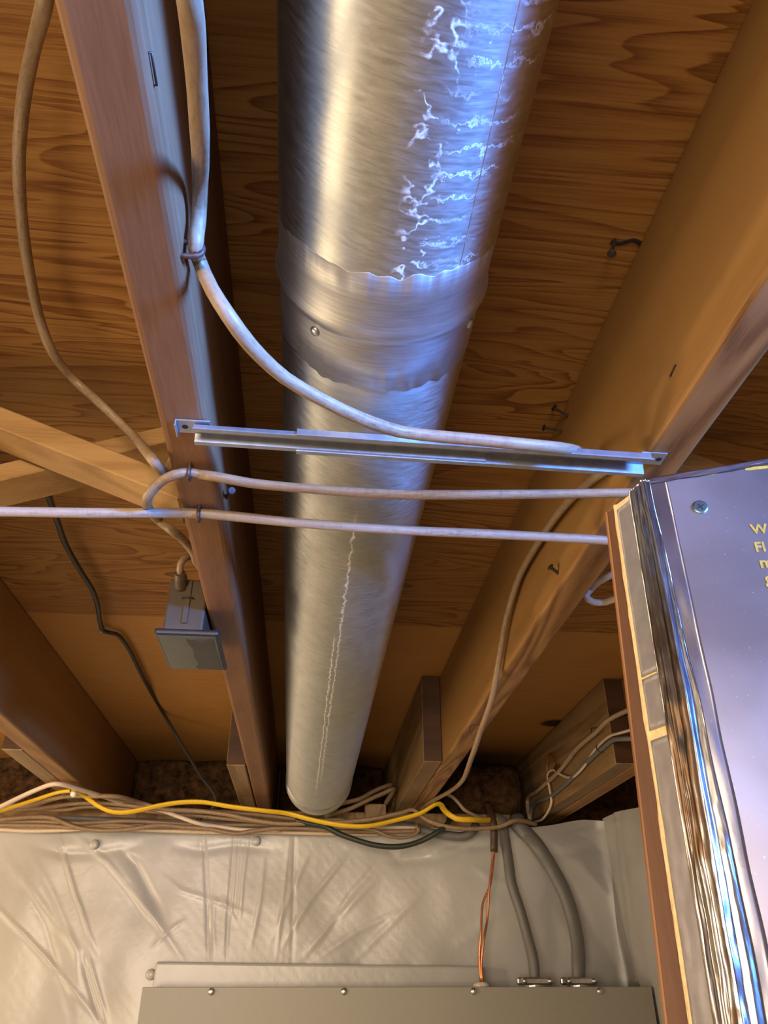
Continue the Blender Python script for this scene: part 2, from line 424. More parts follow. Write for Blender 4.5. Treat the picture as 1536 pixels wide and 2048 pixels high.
def tube(name, pts, r, mat, parent=None, r2=None, sides=12, step=0.012, **kw):
    bm = bmesh.new(); bm_tube(bm, pts, r, r2, sides, step, **kw)
    o = finish(name, bm, mat, parent, smooth=True)
    return o

def cable(pts, r, mat, label, group=None, r2=None, name='cable', **kw):
    return tag(tube(name, pts, r, mat, None, r2, jit=0.06, seed=random.random() * 50, **kw), label, 'cable', group)

def bm_disc(bm, c, n, r, h, sides=16, dome=0.0):
    """short cylinder standing on c along n, optional domed top"""
    n = Vector(n).normalized(); c = Vector(c)
    s = n.orthogonal().normalized(); t = n.cross(s)
    prof = [(r, 0), (r, h * 0.7), (r * 0.85, h)]
    if dome: prof = [(r, 0), (r * 0.96, h * .4), (r * 0.75, h * .75), (r * 0.4, h * .95)]
    rings = [[bm.verts.new(c + n * z + (s * math.cos(2 * math.pi * k / sides) + t * math.sin(2 * math.pi * k / sides)) * rr) for k in range(sides)] for rr, z in prof]
    for a, b2 in zip(rings, rings[1:]):
        for k in range(sides): bm.faces.new((a[k], a[(k + 1) % sides], b2[(k + 1) % sides], b2[k]))
    bm.faces.new(rings[0][::-1]); bm.faces.new(rings[-1])

def staple(p, along, out, half, reach, label, r=0.0013, mat=None, group='cable staples'):
    """U-shaped wire over a cable: p on the wood, `along` the cable, `out` away from the wood"""
    p, a, o = Vector(p), Vector(along).normalized(), Vector(out).normalized()
    s = a.cross(o).normalized()
    pts = [p - s * half - o * 0.004, p - s * half + o * reach * 0.6, p - s * half * 0.6 + o * reach, p + s * half * 0.6 + o * reach, p + s * half + o * reach * 0.6, p + s * half - o * 0.004]
    return tag(tube('cable_staple', pts, r, mat or M_RUST, None, sides=8, step=0.002), label, 'staple', group)

def nail(head, point, label, r=0.0017, hr=0.004):
    bm = bmesh.new(); bm_tube(bm, [head, point], r, sides=8, step=0)
    h, p = Vector(head), Vector(point); bm_disc(bm, h - (p - h).normalized() * 0.001, (h - p), hr, 0.0016, 12)
    return tag(finish('nail', bm, M_NAIL, smooth=False), label, 'nail', 'loose nails')

random.seed(7)

# ------------------------------------------------------------ setting
bm = bmesh.new()
bm_box(bm, (-2.6, 2.4), (-2.4, 1.3440), (ZP, ZP + 0.016))
bm_box(bm, (-2.6, 2.4), (1.3462, 2.56), (ZP + 0.0008, ZP + 0.016))
bm_box(bm, (-2.6, 2.4), (-2.4, 2.56), (ZP + 0.016, ZP + 0.03))
struct(finish('ceiling', bm, M_PLY))
struct(box('floor', (-2.6, 2.4), (-2.4, 2.6), (-0.05, 0.0), M_CONCRETE))
struct(box('wall_left', (-2.65, -2.6), (-2.4, 2.6), (0, ZP), M_DRYWALL))
struct(box('wall_far_right', (2.4, 2.45), (-2.4, 2.6), (0, ZP), M_DRYWALL))
struct(box('wall_front', (-2.6, 2.4), (-2.45, -2.4), (0, ZP), M_DRYWALL))
struct(box('trim_1', (-2.6, 2.4), (2.55, 2.59), (ZJ, ZP), M_JOIST))
struct(box('trim_2', (-2.6, 0.56), (2.185, 2.55), (ZJ - 0.040, ZJ - 0.0005), M_BLOCK, bevel=0.002))
struct(box('trim_3', (-2.6, 2.4), (2.25, 2.6), (0, ZJ - 0.0405), M_CONCRETE))

# plastic over the wall: folds measured from the photo, as height over the wall plane
FOLDS = [  # polyline (x, z), height (m), half-width (m)
 ([(-0.271,2.041),(-0.251,1.935),(-0.234,1.834),(-0.220,1.734)], -0.006, 0.006), ([(-0.187,2.030),(-0.186,1.936),(-0.184,1.835),(-0.178,1.734)], -0.006, 0.005),
 ([(-0.176,2.031),(-0.172,1.936),(-0.170,1.813)], -0.004, 0.004), ([(-0.151,2.031),(-0.156,1.913),(-0.155,1.813)], 0.004, 0.005),
 ([(-0.033,2.045),(-0.029,1.937),(-0.025,1.836),(-0.021,1.729)], -0.004, 0.006), ([(-0.045,2.032),(-0.054,1.835),(-0.060,1.739)], 0.003, 0.006),
 ([(-0.632,2.024),(-0.599,1.954),(-0.559,1.876),(-0.542,1.849),(-0.509,1.790),(-0.481,1.749)], 0.007, 0.006),
 ([(-0.588,2.019),(-0.530,1.972),(-0.495,1.950),(-0.429,1.888),(-0.359,1.823),(-0.275,1.734)], 0.009, 0.009),
 ([(-0.469,1.979),(-0.424,1.945),(-0.380,1.883),(-0.321,1.812)], -0.010, 0.014), ([(-0.492,1.967),(-0.433,1.911),(-0.388,1.855),(-0.330,1.791)], 0.010, 0.018),
 ([(-0.757,1.864),(-0.728,1.842),(-0.657,1.788),(-0.594,1.738),(-0.518,1.673),(-0.437,1.601)], 0.008, 0.006),
 ([(-0.519,1.754),(-0.489,1.688),(-0.442,1.601)], -0.007, 0.008), ([(-0.512,1.759),(-0.477,1.693),(-0.428,1.601)], 0.006, 0.008),
 ([(-0.362,1.928),(-0.308,1.889),(-0.207,1.862),(-0.130,1.835)], 0.005, 0.006), ([(-0.361,1.759),(-0.320,1.802),(-0.287,1.823)], 0.004, 0.006),
 ([(-0.208,1.879),(-0.180,1.846),(-0.159,1.813)], 0.004, 0.005), ([(-0.689,1.976),(-0.604,1.865),(-0.535,1.759),(-0.506,1.668)], 0.004, 0.012),
 ([(-0.762,1.975),(-0.668,1.886),(-0.579,1.800),(-0.468,1.708)], 0.004, 0.015), ([(-0.714,1.930),(-0.616,1.811),(-0.557,1.698),(-0.503,1.601)], -0.004, 0.012),
 ([(-0.052,1.760),(0.015,1.869),(0.113,1.986)], 0.004, 0.010), ([(-0.002,1.739),(0.067,1.814),(0.191,1.928)], 0.004, 0.012),
 ([(0.022,1.734),(0.142,1.804),(0.242,1.848)], 0.003, 0.010), ([(-0.077,1.771),(-0.035,1.880),(0.010,1.985)], 0.003, 0.010),
 ([(0.119,1.729),(0.229,1.826),(0.307,1.894)], 0.003, 0.012), ([(0.045,1.760),(0.115,1.881),(0.217,1.987)], -0.003, 0.012),
 ([(-0.124,1.760),(-0.109,1.868),(-0.106,1.983)], 0.003, 0.008), ([(-0.224,1.912),(-0.219,1.813),(-0.205,1.739)], 0.003, 0.007),
 ([(0.204,1.987),(0.243,1.964),(0.322,1.971),(0.416,2.002),(0.490,2.003)], -0.012, 0.020), ([(0.309,1.965),(0.376,1.989),(0.457,2.015)], 0.010, 0.014),
 ([(0.427,1.954),(0.490,1.919),(0.579,1.885)], 0.004, 0.015), ([(0.644,1.993),(0.721,1.957),(0.791,1.887)], 0.006, 0.018),
 ([(0.666,1.944),(0.710,1.874),(0.746,1.762)], -0.005, 0.018), ([(0.365,1.761),(0.443,1.805),(0.513,1.873)], 0.004, 0.02),
 ([(0.593,2.017),(0.616,1.980),(0.683,1.975),(0.767,1.994)], -0.010, 0.016),
 ([(-0.347,1.992),(-0.270,1.981),(-0.183,1.994),(-0.067,1.984)], -0.006, 0.016), ([(-0.692,1.988),(-0.602,1.968),(-0.517,1.971),(-0.422,1.991)], -0.007, 0.016)]
def seg_d(px, pz, a, b):
    ax, az = a; bx, bz = b; dx, dz = bx - ax, bz - az
    t = max(0, min(1, ((px - ax) * dx + (pz - az) * dz) / (dx * dx + dz * dz + 1e-12)))
    return math.hypot(px - ax - dx * t, pz - az - dz * t), t
def fold_h(x, z):
    h = 0.0
    for pl, amp, w in FOLDS:
        xs_ = [p[0] for p in pl]; zs_ = [p[1] for p in pl]
        if x < min(xs_) - 4 * w or x > max(xs_) + 4 * w or z < min(zs_) - 4 * w or z > max(zs_) + 4 * w: continue
        d, fr = min((seg_d(x, z, pl[i], pl[i + 1])[0], (i + seg_d(x, z, pl[i], pl[i + 1])[1]) / (len(pl) - 1)) for i in range(len(pl) - 1))
        if d < 4 * w: h += 0.46 * amp * min(1, 0.1 + 3.2 * min(fr, 1 - fr)) * math.exp(-(d / w) ** 2 * 2.2)
    h += 0.010 * noise.noise(Vector((x * 3.0, z * 2.2, 0.7))) + 0.0035 * noise.noise(Vector((x * 11, z * 7, 3.1)))
    return h
def sheet(name, f, us, vs, mat):
    bm = bmesh.new(); g_ = [[bm.verts.new(f(u, v)) for v in vs] for u in us]
    for i in range(len(us) - 1):
        for j in range(len(vs) - 1): bm.faces.new((g_[i][j], g_[i + 1][j], g_[i + 1][j + 1], g_[i][j + 1]))
    o = finish(name, bm, mat, smooth=True)
    return struct(o)
xs = [-2.6, -2.0, -1.5, -1.1] + [-0.9 + i * 0.0038 for i in range(451)]
zs = [0.0, 0.5, 1.0, 1.3, 1.45] + [1.50 + i * 0.0300 for i in range(3)] + [1.58 + i * 0.0052 for i in range(91)]
def wall_pt(x, z):
    fade = min(1, max(0, (2.052 - z) / 0.02)) if z > 2.03 else 1
    cor = max(0, (x - 0.76) / 0.06) if x > 0.76 else 0       # rounds into the corner
    zz = z
    if z > 1.99: zz = z + (0.012 * noise.noise(Vector((x * 6, 5.0, 0))) - 0.004) * (z - 1.99) / 0.06
    if x > 0.5 and z > 1.9: zz += 0.02 * min(1, (x - 0.5) / 0.25) * (z - 1.9) / 0.15
    return (x, 2.165 - fold_h(x, z) * (0.4 + 0.6 * fade) - cor * cor * 0.02, zz)
sheet('wall_back', wall_pt, xs, zs, M_PLASTIC)
ys = [1.25 + i * 0.0125 for i in range(74)]
def rwall_pt(y, z):
    zz = z
    if z > 1.95: zz = z + 0.012 * noise.noise(Vector((y * 5, 9.0, 0))) * (z - 1.95) / 0.1 + 0.022 * (z - 1.95) / 0.1
    x = 0.812 + 0.02 * (2.165 - y) * 0 - 0.012 * noise.noise(Vector((y * 3, z * 2, 4))) - 0.004 * noise.noise(Vector((y * 13, z * 9, 2)))
    c = max(0, (y - 2.10) / 0.06); x -= 0.010 * c * c
    # crinkled pleat next to the corner
    x -= 0.005 * math.exp(-((y - 2.09) / 0.012) ** 2) * (1 + noise.noise(Vector((y * 90, z * 90, 0))))
    return (x, y, zz)
sheet('wall_right', rwall_pt, ys, zs, M_PLASTIC)

# ------------------------------------------------------------ joists
def joist(x0, x1, mat, label, bev=0.004, side=None):
    bm = bmesh.new(); bm_box(bm, (x0, x1), (-2.35, 2.53), (ZJ, ZP - 0.0005), bev, 3)
    o = finish('floor_joist', bm, [mat, side or M_JOIST_SIDE])
    for p in o.data.polygons: p.material_index = 1 if abs(p.normal.x) > 0.9 else 0
    return tag(o, label, 'joist', 'floor joists')
joist(-0.566, -0.527, M_JOIST, 'wooden joist at the far left, partly out of frame, beside the black cable')
joist(-0.136, -0.0965, M_JOIST_BLUE_LIT, 'long wooden joist left of the round duct, reddish tint of blue light painted in', 0.006, M_JOIST_BLUE_LIT)
joist(0.2745, 0.3135, M_JOIST_GRAIN, 'wooden joist right of the round duct, tan cable running along its side')
joist(0.680, 0.719, M_JOIST, 'wooden joist behind the foil-faced door, near the corner of the plastic walls')

def block(x, y, label, notch=False):
    t = thing('sister_block', ((x[0] + x[1]) / 2, y[0], ZJ), label, 'wood block')
    box('board', x, (y[0] + 0.0012, y[1]), (ZJ + 0.001, ZP - 0.001), M_BLOCK, t, 0.002)
    e = box('end_grain', (x[0] + 0.001, x[1] - 0.001), (y[0], y[0] + 0.001), (ZJ + 0.003, ZP - 0.003), M_ENDGRAIN_SHADED, t)
    e['label'] = 'sawn end, shade painted in as a dark colour'
    return t
block((-0.608, -0.5675), (1.60, 2.52), 'short wood block beside the far left joist, behind the cables')
block((-0.177, -0.1375), (1.69, 2.52), 'short weathered wood block against the left side of the reddish joist')
block((0.234, 0.273), (1.62, 2.52), 'short weathered wood block with dark end between the duct and the right joist')
block((0.638, 0.6785), (1.60, 2.52), 'weathered wood block with stapled white cables, near the corner behind the door')
tag(box('blocking', (0.150, 0.205), (2.135, 2.18), (ZJ - 0.038, ZJ + 0.012), M_BLOCK, None, 0.002), 'small pale wood offcut among the cables right of the duct end', 'wood block')

# cross bridging
def bridging(a, b, w, h, label):
    return tag(beam('cross_bridging', a, b, (0, 0, 1), w, h, M_BRIDGE), label, 'bridging', 'diagonal bridging boards')
bridging((-0.525, 0.680, 2.266), (-0.1375, 0.680, 2.1145), 0.050, 0.024, 'diagonal bridging board falling to the reddish joist beside the cable loop')
bridging((-0.525, 0.737, 2.092), (-0.1375, 0.737, 2.240), 0.050, 0.022, 'diagonal bridging board rising to the reddish joist, behind its crossing mate')
bridging((0.315, 0.720, 2.256), (0.679, 0.720, 2.108), 0.055, 0.024, 'diagonal bridging board right of the duct, above the foil-faced door')

# ------------------------------------------------------------ round duct
AX = Vector((-0.0098, 1, -0.039)).normalized(); C0 = Vector((0.042, 0, EYE + 0.496))
DX = Vector((1, 0, 0)); DX = (DX - AX * DX.dot(AX)).normalized(); DZ = DX.cross(AX)      # DZ up
if DZ.z < 0: DZ = -DZ
def duct_pt(a, y, r): return C0 + AX * y + (DX * math.sin(a) - DZ * math.cos(a)) * r
def bm_lathe(bm, prof, sides=96, a0=-math.pi, a1=math.pi, edge=None):
    uvl = bm.loops.layers.uv.verify()
    n = sides + 1
    rows = []
    for i, (y, r) in enumerate(prof):
        row = []
        for k in range(n):
            a = a0 + (a1 - a0) * k / sides
            yy = y + (edge(i, a) if edge else 0)
            row.append((bm.verts.new(duct_pt(a, yy, r)), a, yy))
        rows.append(row)
    for r0, r1 in zip(rows, rows[1:]):
        for k in range(sides):
            q = (r0[k], r0[k + 1], r1[k + 1], r1[k])
            f = bm.faces.new([e[0] for e in q])
            for lp, e in zip(f.loops, q): lp[uvl].uv = (e[1], e[2])
    return rows
duct = thing('round_duct', duct_pt(0, 0.4, 0.08), 'long round galvanized metal duct between the two central joists', 'duct')
def duct_part(name, prof, mat, edge=None, sides=96):
    bm = bmesh.new(); bm_lathe(bm, prof, sides, edge=edge)
    bmesh.ops.remove_doubles(bm, verts=bm.verts[:], dist=1e-6)
    return finish(name, bm, mat, duct, smooth=True)
def span(a, b, n): return [a + (b - a) * i / n for i in range(n + 1)]
R0 = 0.0800
near = duct_part('pipe_section', [(y, R0 + 0.0006) for y in span(-2.2, 0.405, 40)] + [(0.409, R0 + 0.0018), (0.4135, R0 + 0.0030), (0.418, R0 + 0.0018), (0.421, R0 - 0.002)], M_DUCT_NEAR)
far = duct_part('pipe_section', [(0.405, R0 - 0.0014)] + [(y, R0 - 0.0004) for y in span(0.41, 1.93, 30)], M_DUCT_FAR)
hem = duct_part('end_collar', [(1.925, R0 - 0.001), (1.927, R0 + 0.0012), (1.975, R0 + 0.0014), (1.985, R0 + 0.0002), (1.99, R0 - 0.004), (1.99, 0.0)], M_DUCT_FAR)
def ragged(i, a):
    if i < 2: return 0.010 * noise.noise(Vector((a * 1.3, 2.0, 0))) + 0.005 * noise.noise(Vector((a * 7, 1.0, 0))) + 0.0008 * noise.noise(Vector((a * 40, 8.0, 0))) + (0.012 * max(0, -a - .9))
    if i > 9: return 0.010 * noise.noise(Vector((a * 1.7, 7.0, 0))) + 0.005 * noise.noise(Vector((a * 8, 4.0, 0))) + 0.0008 * noise.noise(Vector((a * 40, 3.0, 0)))
    return 0
tape = duct_part('foil_tape', [(0.3595, R0 + 0.0005), (0.3597, R0 + 0.00085), (0.385, R0 + 0.00085), (0.404, R0 + 0.0010), (0.4085, R0 + 0.0024), (0.4135, R0 + 0.0037), (0.4185, R0 + 0.0024), (0.421, R0 + 0.0004), (0.424, R0 + 0.0002),
                               (0.440, R0 + 0.0002), (0.4718, R0 + 0.0002), (0.472, R0 - 0.0006)], M_PIPETAPE, ragged, 240)
tape['label'] = 'dull band of foil tape over the joint'
for a, y in ((-0.672, 0.430), (1.053, 0.432)):
    bm = bmesh.new(); c = duct_pt(a, y, R0); n = (c - (C0 + AX * y)).normalized(); bm_disc(bm, c, n, 0.0042, 0.0028, 14, dome=1)
    finish('screw', bm, M_ZINC, duct, smooth=True)
# long lock seam along the right side
bm = bmesh.new(); bm_tube(bm, [duct_pt(0.62, y, R0 + 0.0003) for y in span(-2.0, 0.40, 12)], 0.0006, sides=6, step=0)
finish('lock_seam', bm, M_DUCT_NEAR, duct, smooth=True)

# ------------------------------------------------------------ telescoping metal bar
bar = thing('mounting_bar', (0.085, 0.518, ZJ - 0.004), 'telescoping galvanized metal bar screwed under two joists, crossing below the duct', 'metal bar')
def channel(name, p0, p1, half, depth, top, t=0.0012):
    """open-bottomed channel from p0 to p1 (x, y), web at z=top"""
    bm = bmesh.new(); a = Vector((p0[0], p0[1], top)); b = Vector((p1[0], p1[1], top)); d = (b - a).normalized(); s = Vector((-d.y, d.x, 0))
    prof = [(-half - 0.0045, -depth), (-half - 0.0045, -depth + t), (-half - t, -depth + t), (-half - t * 0.4, -t * 1.2), (-half + t, 0), (half - t, 0), (half + t * 0.4, -t * 1.2), (half + t, -depth + t), (half + 0.0045, -depth + t), (half + 0.0045, -depth), (half, -depth),
            (half - t, -t), (-half + t, -t), (-half, -depth)]
    R = [[bm.verts.new(p + s * y + Vector((0, 0, z))) for y, z in prof] for p in (a, b)]
    n = len(prof)
    for k in range(n): bm.faces.new((R[0][k], R[0][(k + 1) % n], R[1][(k + 1) % n], R[1][k]))
    bm.faces.new(R[0][::-1]); bm.faces.new(R[1])
    return finish(name, bm, M_BAR, bar)
channel('inner_channel', (-0.1065, 0.5100), (0.135, 0.5150), 0.0065, 0.0085, ZJ - 0.0032)
channel('outer_channel', (-0.0240, 0.5118), (0.2750, 0.5185), 0.0088, 0.0105, ZJ - 0.0020)
def tab(x0, x1, y, label=None):
    bm = bmesh.new(); bm_box(bm, (x0, x1), (y - 0.0085, y + 0.0085), (ZJ - 0.0018, ZJ - 0.0004), 0.0004)
    if x0 < 0: bm_box(bm, (x0 - 0.0012, x0), (y - 0.0085, y + 0.0085), (ZJ - 0.007, ZJ - 0.0004), 0.0004)
    return finish('end_tab', bm, M_BAR, bar)
for x0, x1, y, holes in ((-0.1205, -0.094, 0.5105, (-0.1145, -0.1035, -0.0965)), (0.268, 0.2915, 0.5190, (0.2865, 0.2775))):
    tb = tab(x0, x1, y)
    bm = bmesh.new()
    for i, hx in enumerate(holes): bm_disc(bm, (hx, y, ZJ - 0.0018), (0, 0, -1), 0.0026 if i == 0 else 0.0014, 0.0003, 14)
    finish('screw_hole', bm, M_HOLE, tb)

# ------------------------------------------------------------ cables by the camera
cable([(-0.1697,0.2304,2.1900),(-0.1763,0.2467,2.1900),(-0.2054,0.2964,2.2250),(-0.2305,0.3446,2.2450),(-0.2473,0.3899,2.2450),(-0.2611,0.4412,2.2450),(-0.2749,0.5085,2.2480),(-0.2828,0.5713,2.2480),(-0.2790,0.6079,2.2400),(-0.2672,0.6502,2.2400),(-0.2336,0.6517,2.2100),(-0.2005,0.6570,2.1800),(-0.1460,0.5566,2.0794),(-0.1460,0.6055,2.1001),(-0.1460,0.6320,2.1500),(-0.1460,0.6300,2.2200)], 0.0050, M_CAB, 'old tan cable hanging down the left edge to the reddish joist', r2=0.0044)
cable([(-0.0601,0.1403,2.0150),(-0.0592,0.1536,2.0150),(-0.0654,0.1947,2.0450),(-0.0715,0.2405,2.0680),(-0.0860,0.3135,2.1233),(-0.0885,0.3347,2.1170),(-0.0885,0.3400,2.0971),(-0.0885,0.3580,2.1040),(-0.0763,0.3510,2.0720),(-0.0646,0.3556,2.0550),(-0.0522,0.3771,2.0520),(-0.0301,0.4073,2.0520),(-0.0039,0.4284,2.0520),(0.0240,0.4464,2.0520),(0.0558,0.4664,2.0570),(0.0872,0.4698,2.0570),(0.1187,0.4714,2.0570),(0.1509,0.4736,2.0570),(0.1881,0.4879,2.0660),(0.2675,0.6084,2.1487),(0.2670,0.5699,2.1140),(0.2670,0.5798,2.1134),(0.2655,0.6051,2.1216),(0.2655,0.6656,2.1385),(0.2655,0.7022,2.1467),(0.2655,0.7978,2.1575),(0.2655,0.9089,2.1578),(0.2655,0.9960,2.1295),(0.2655,1.0546,2.0915),(0.2655,1.1068,2.0597),(0.2655,1.2051,2.0343),(0.2655,1.2732,2.0158),(0.3357,1.8488,2.0795),(0.3026,2.0198,2.0795),(0.2932,2.1012,2.0795)], 0.0050, M_CAB, 'long old tan cable looping from the reddish joist under the duct to the right joist', r2=0.0044)
cable([(0.3253,0.5486,2.0720),(0.2908,0.5543,2.0720),(0.2643,0.5576,2.0720),(0.1579,0.5701,2.0720),(0.0684,0.5784,2.0720),(0.0235,0.5785,2.0720),(-0.0210,0.5760,2.0720),(-0.0647,0.5720,2.0720),(-0.0943,0.5645,2.0720),(-0.1088,0.5724,2.0785),(-0.1180,0.5702,2.0785),(-0.1291,0.5677,2.0740),(-0.1450,0.5826,2.0740),(-0.1541,0.5906,2.0660),(-0.1622,0.6228,2.0750),(-0.1689,0.6710,2.0950),(-0.1693,0.7132,2.1100),(-0.1500,0.6905,2.0866),(-0.1500,0.7680,2.1155),(-0.1420,0.7777,2.1084),(-0.1420,0.8003,2.1101),(-0.1425,0.9250,2.1520),(-0.1520,0.8850,2.1580),(-0.1650,0.8610,2.1460),(-0.1705,0.8580,2.1340),(-0.1705,0.8680,2.1250)], 0.0047, M_CAB, 'upper tan cable crossing under both joists and curling left into the junction box', r2=0.0042)
cable([(-0.3479,0.6343,2.0660),(-0.2943,0.6319,2.0660),(-0.2036,0.6261,2.0660),(-0.1605,0.6320,2.0720),(-0.1352,0.6416,2.0792),(-0.1163,0.6408,2.0792),(-0.0976,0.6418,2.0792),(-0.0212,0.6426,2.0750),(0.0761,0.6471,2.0750),(0.1754,0.6468,2.0750),(0.2773,0.6484,2.0750),(0.3462,0.6524,2.0750)], 0.0051, M_CAB_WHITE, 'lower pale cable stretched level below the joists, stapled to the reddish one', r2=0.0045)
cable([(-0.3437,0.8449,2.2200),(-0.3607,0.9151,2.2400),(-0.3635,0.9483,2.2400),(-0.3779,1.0432,2.2520),(-0.3770,1.1253,2.2520),(-0.3742,1.2023,2.2520),(-0.3793,1.2591,2.2520),(-0.3915,1.3391,2.2520),(-0.3977,1.4066,2.2620),(-0.3809,1.4149,2.2620),(-0.3727,1.4603,2.2620),(-0.3722,1.6724,2.2620),(-0.3678,1.9506,2.2620),(-0.3186,2.0200,2.1967),(-0.2805,2.0700,2.1470),(-0.2366,2.1050,2.0884),(-0.3000,2.1250,2.0300)], 0.0042, M_CAB_BLACK, 'thin black cable running down the plywood on the left', r2=0.0042)
cable([(0.4060,0.8613,2.1700),(0.3706,0.8456,2.1400),(0.3599,0.8697,2.1400),(0.3573,0.8941,2.1400),(0.3457,0.8816,2.1250),(0.3608,0.8989,2.1250),(0.3778,0.8973,2.1250),(0.3923,0.8666,2.1250),(0.4125,0.8646,2.1500)], 0.0046, M_CAB_CLEAN, 'short loop of cream cable right of the right joist, beside the door edge')

# staples on the joists
staple((-0.1175, [(-0.1180,0.5702,2.0785)][0][1], ZJ), (1, 0.02, 0), (0, 0, -1), 0.0050, 0.0122, 'rusty staple holding the upper tan cable to the reddish joist', 0.0018)
staple((-0.1170, [(-0.1139,0.6405,2.0792)][0][1], ZJ), (1, 0, 0), (0, 0, -1), 0.0054, 0.0128, 'rusty staple holding the lower pale cable to the reddish joist', 0.0018)
staple((-0.0965, [(-0.0885,0.3409,2.0963)][0][1], [(-0.0885,0.3409,2.0963)][0][2]), (0, 1, 0.1), (1, 0, 0), 0.0056, 0.0120, 'dark staple at the bend of the long cable on the reddish joist', 0.0018)
staple([(0.2745,1.2569,2.0503)][0], (0, 1, -0.3), (-1, 0, 0), 0.012, 0.0135, 'thin staple holding the cable to the lower end of the right joist', 0.0010)
staple([(-0.4063,1.4010,2.2695)][0], (0.2, 1, 0), (0, 0, -1), 0.0045, 0.0100, 'pale staple holding the black cable to the plywood', 0.0012, M_ZINC)
# empty staples driven in the wood
def flat_staple(a, b, out, label):
    a, b, o = Vector(a), Vector(b), Vector(out)
    return tag(tube('staple', [a - o * 0.003, a + o * 0.0012, b + o * 0.0012, b - o * 0.003], 0.0007, M_NAIL, None, sides=6, step=0), label, 'staple', 'empty staples')
flat_staple((-0.0963, 0.2165, ZJ + 0.0060), (-0.0963, 0.2330, ZJ + 0.0060), (1, 0, 0), 'empty staple driven in the edge of the reddish joist near the top')
flat_staple([(0.2745,0.4383,2.1173)][0], [(0.2745,0.4490,2.1151)][0], (-1, 0, 0), 'empty staple in the side of the right joist')
# nails
nail([(0.2620,0.6772,2.2644)][0], [(0.2748,0.6726,2.2501)][0], 'bent dark nail sticking out of the right joist, upper of the pair')
nail([(0.2580,0.7075,2.2590)][0], [(0.2748,0.6989,2.2485)][0], 'dark nail sticking out of the right joist, lower of the pair')
nail([(0.2660,0.7704,2.1053)][0], [(0.2748,0.7742,2.1005)][0], 'round-headed nail low on the right joist below the pale cable', 0.002, 0.0042)
nail([(0.2450,0.4437,2.2520)][0], [(0.2513,0.4448,2.2720)][0], 'dark nail poking down through a crack in the plywood')
nail([(-0.0880,0.6309,2.1001)][0], [(-0.0970,0.6627,2.1116)][0], 'round nail head beside the reddish joist between the two level cables', 0.002, 0.0038)
bm = bmesh.new(); A, B = Vector([(0.2482,0.4472,2.2705)][0]), Vector([(0.2789,0.4443,2.2705)][0])
bm_tube(bm, [A, A.lerp(B, .3) + Vector((0, .002, 0)), A.lerp(B, .6) - Vector((0, .002, 0)), B + Vector((0, 0.003, 0))], 0.0022, 0.0008, sides=8, step=0.004)
tag(finish('plywood_crack', bm, M_HOLE), 'dark splintered crack in the plywood beside the right joist', 'crack')

# ------------------------------------------------------------ junction box
jb = thing('junction_box', (-0.160, 0.94, EYE + 0.355), 'grey junction box with a dark cover plate hanging on the reddish joist', 'junction box')
bm = bmesh.new()
bm_box(bm, (-0.1855, -0.1375), (0.885, 0.985), (EYE + 0.3575, EYE + 0.428), 0.003, 2)
finish('box_body', bm, M_BOX, jb)
bm = bmesh.new(); bm_box(bm, (-0.1640, -0.1570), (0.8825, 0.8850), (EYE + 0.368, EYE + 0.426), 0.0006)
finish('raised_rib', bm, M_BOX, jb)['label'] = 'raised rib on the box face'
tube('clip', [(-0.167, 0.8842, EYE + 0.4005), (-0.167, 0.880, EYE + 0.4005), (-0.153, 0.880, EYE + 0.4005), (-0.153, 0.8842, EYE + 0.4005)], 0.0008, M_NAIL, jb, sides=6, step=0)
bm = bmesh.new(); bm_disc(bm, (-0.1705, 0.8855, EYE + 0.417), (0, -1, 0.45), 0.0078, 0.022, 20)
finish('cable_connector', bm, M_BOX, jb, smooth=False)
bm = bmesh.new(); bm_box(bm, (-0.1925, -0.1165), (0.8740, 0.9985), (EYE + 0.3500, EYE + 0.3575), 0.0030, 2)
cv = finish('cover_plate', bm, M_COVER_RIM, jb)
cv['label'] = 'dark cover plate'
bm = bmesh.new(); bm_box(bm, (-0.1885, -0.1205), (0.8790, 0.9935), (EYE + 0.3492, EYE + 0.3501), 0.0004)
finish('cover_face', bm, M_COVER, cv)
bm = bmesh.new()
edge = [(-0.1560, 0.8880), (-0.1530, 0.8910), (-0.1490, 0.8880), (-0.1350, 0.8900), (-0.1240, 0.8850), (-0.1225, 0.9920), (-0.1380, 0.9910), (-0.1520, 0.9920), (-0.1550, 0.9830), (-0.1500, 0.9750), (-0.1530, 0.9500), (-0.1515, 0.9200), (-0.1555, 0.9000)]
lo = [bm.verts.new((x, y, EYE + 0.3487)) for x, y in edge]; hi = [bm.verts.new((x, y, EYE + 0.3493)) for x, y in edge]
bm.faces.new(lo); bm.faces.new(hi[::-1])
for k in range(len(edge)): bm.faces.new((lo[k], lo[(k + 1) % len(edge)], hi[(k + 1) % len(edge)], hi[k]))
finish('peeling_film', bm, M_COVER_FILM, cv)['label'] = 'dark peeling film on half the plate'
bm = bmesh.new(); bm_disc(bm, (-0.1855, 0.93, EYE + 0.392), (-1, 0, 0), 0.0030, 0.005, 10)
finish('side_screw', bm, M_NAIL, jb)

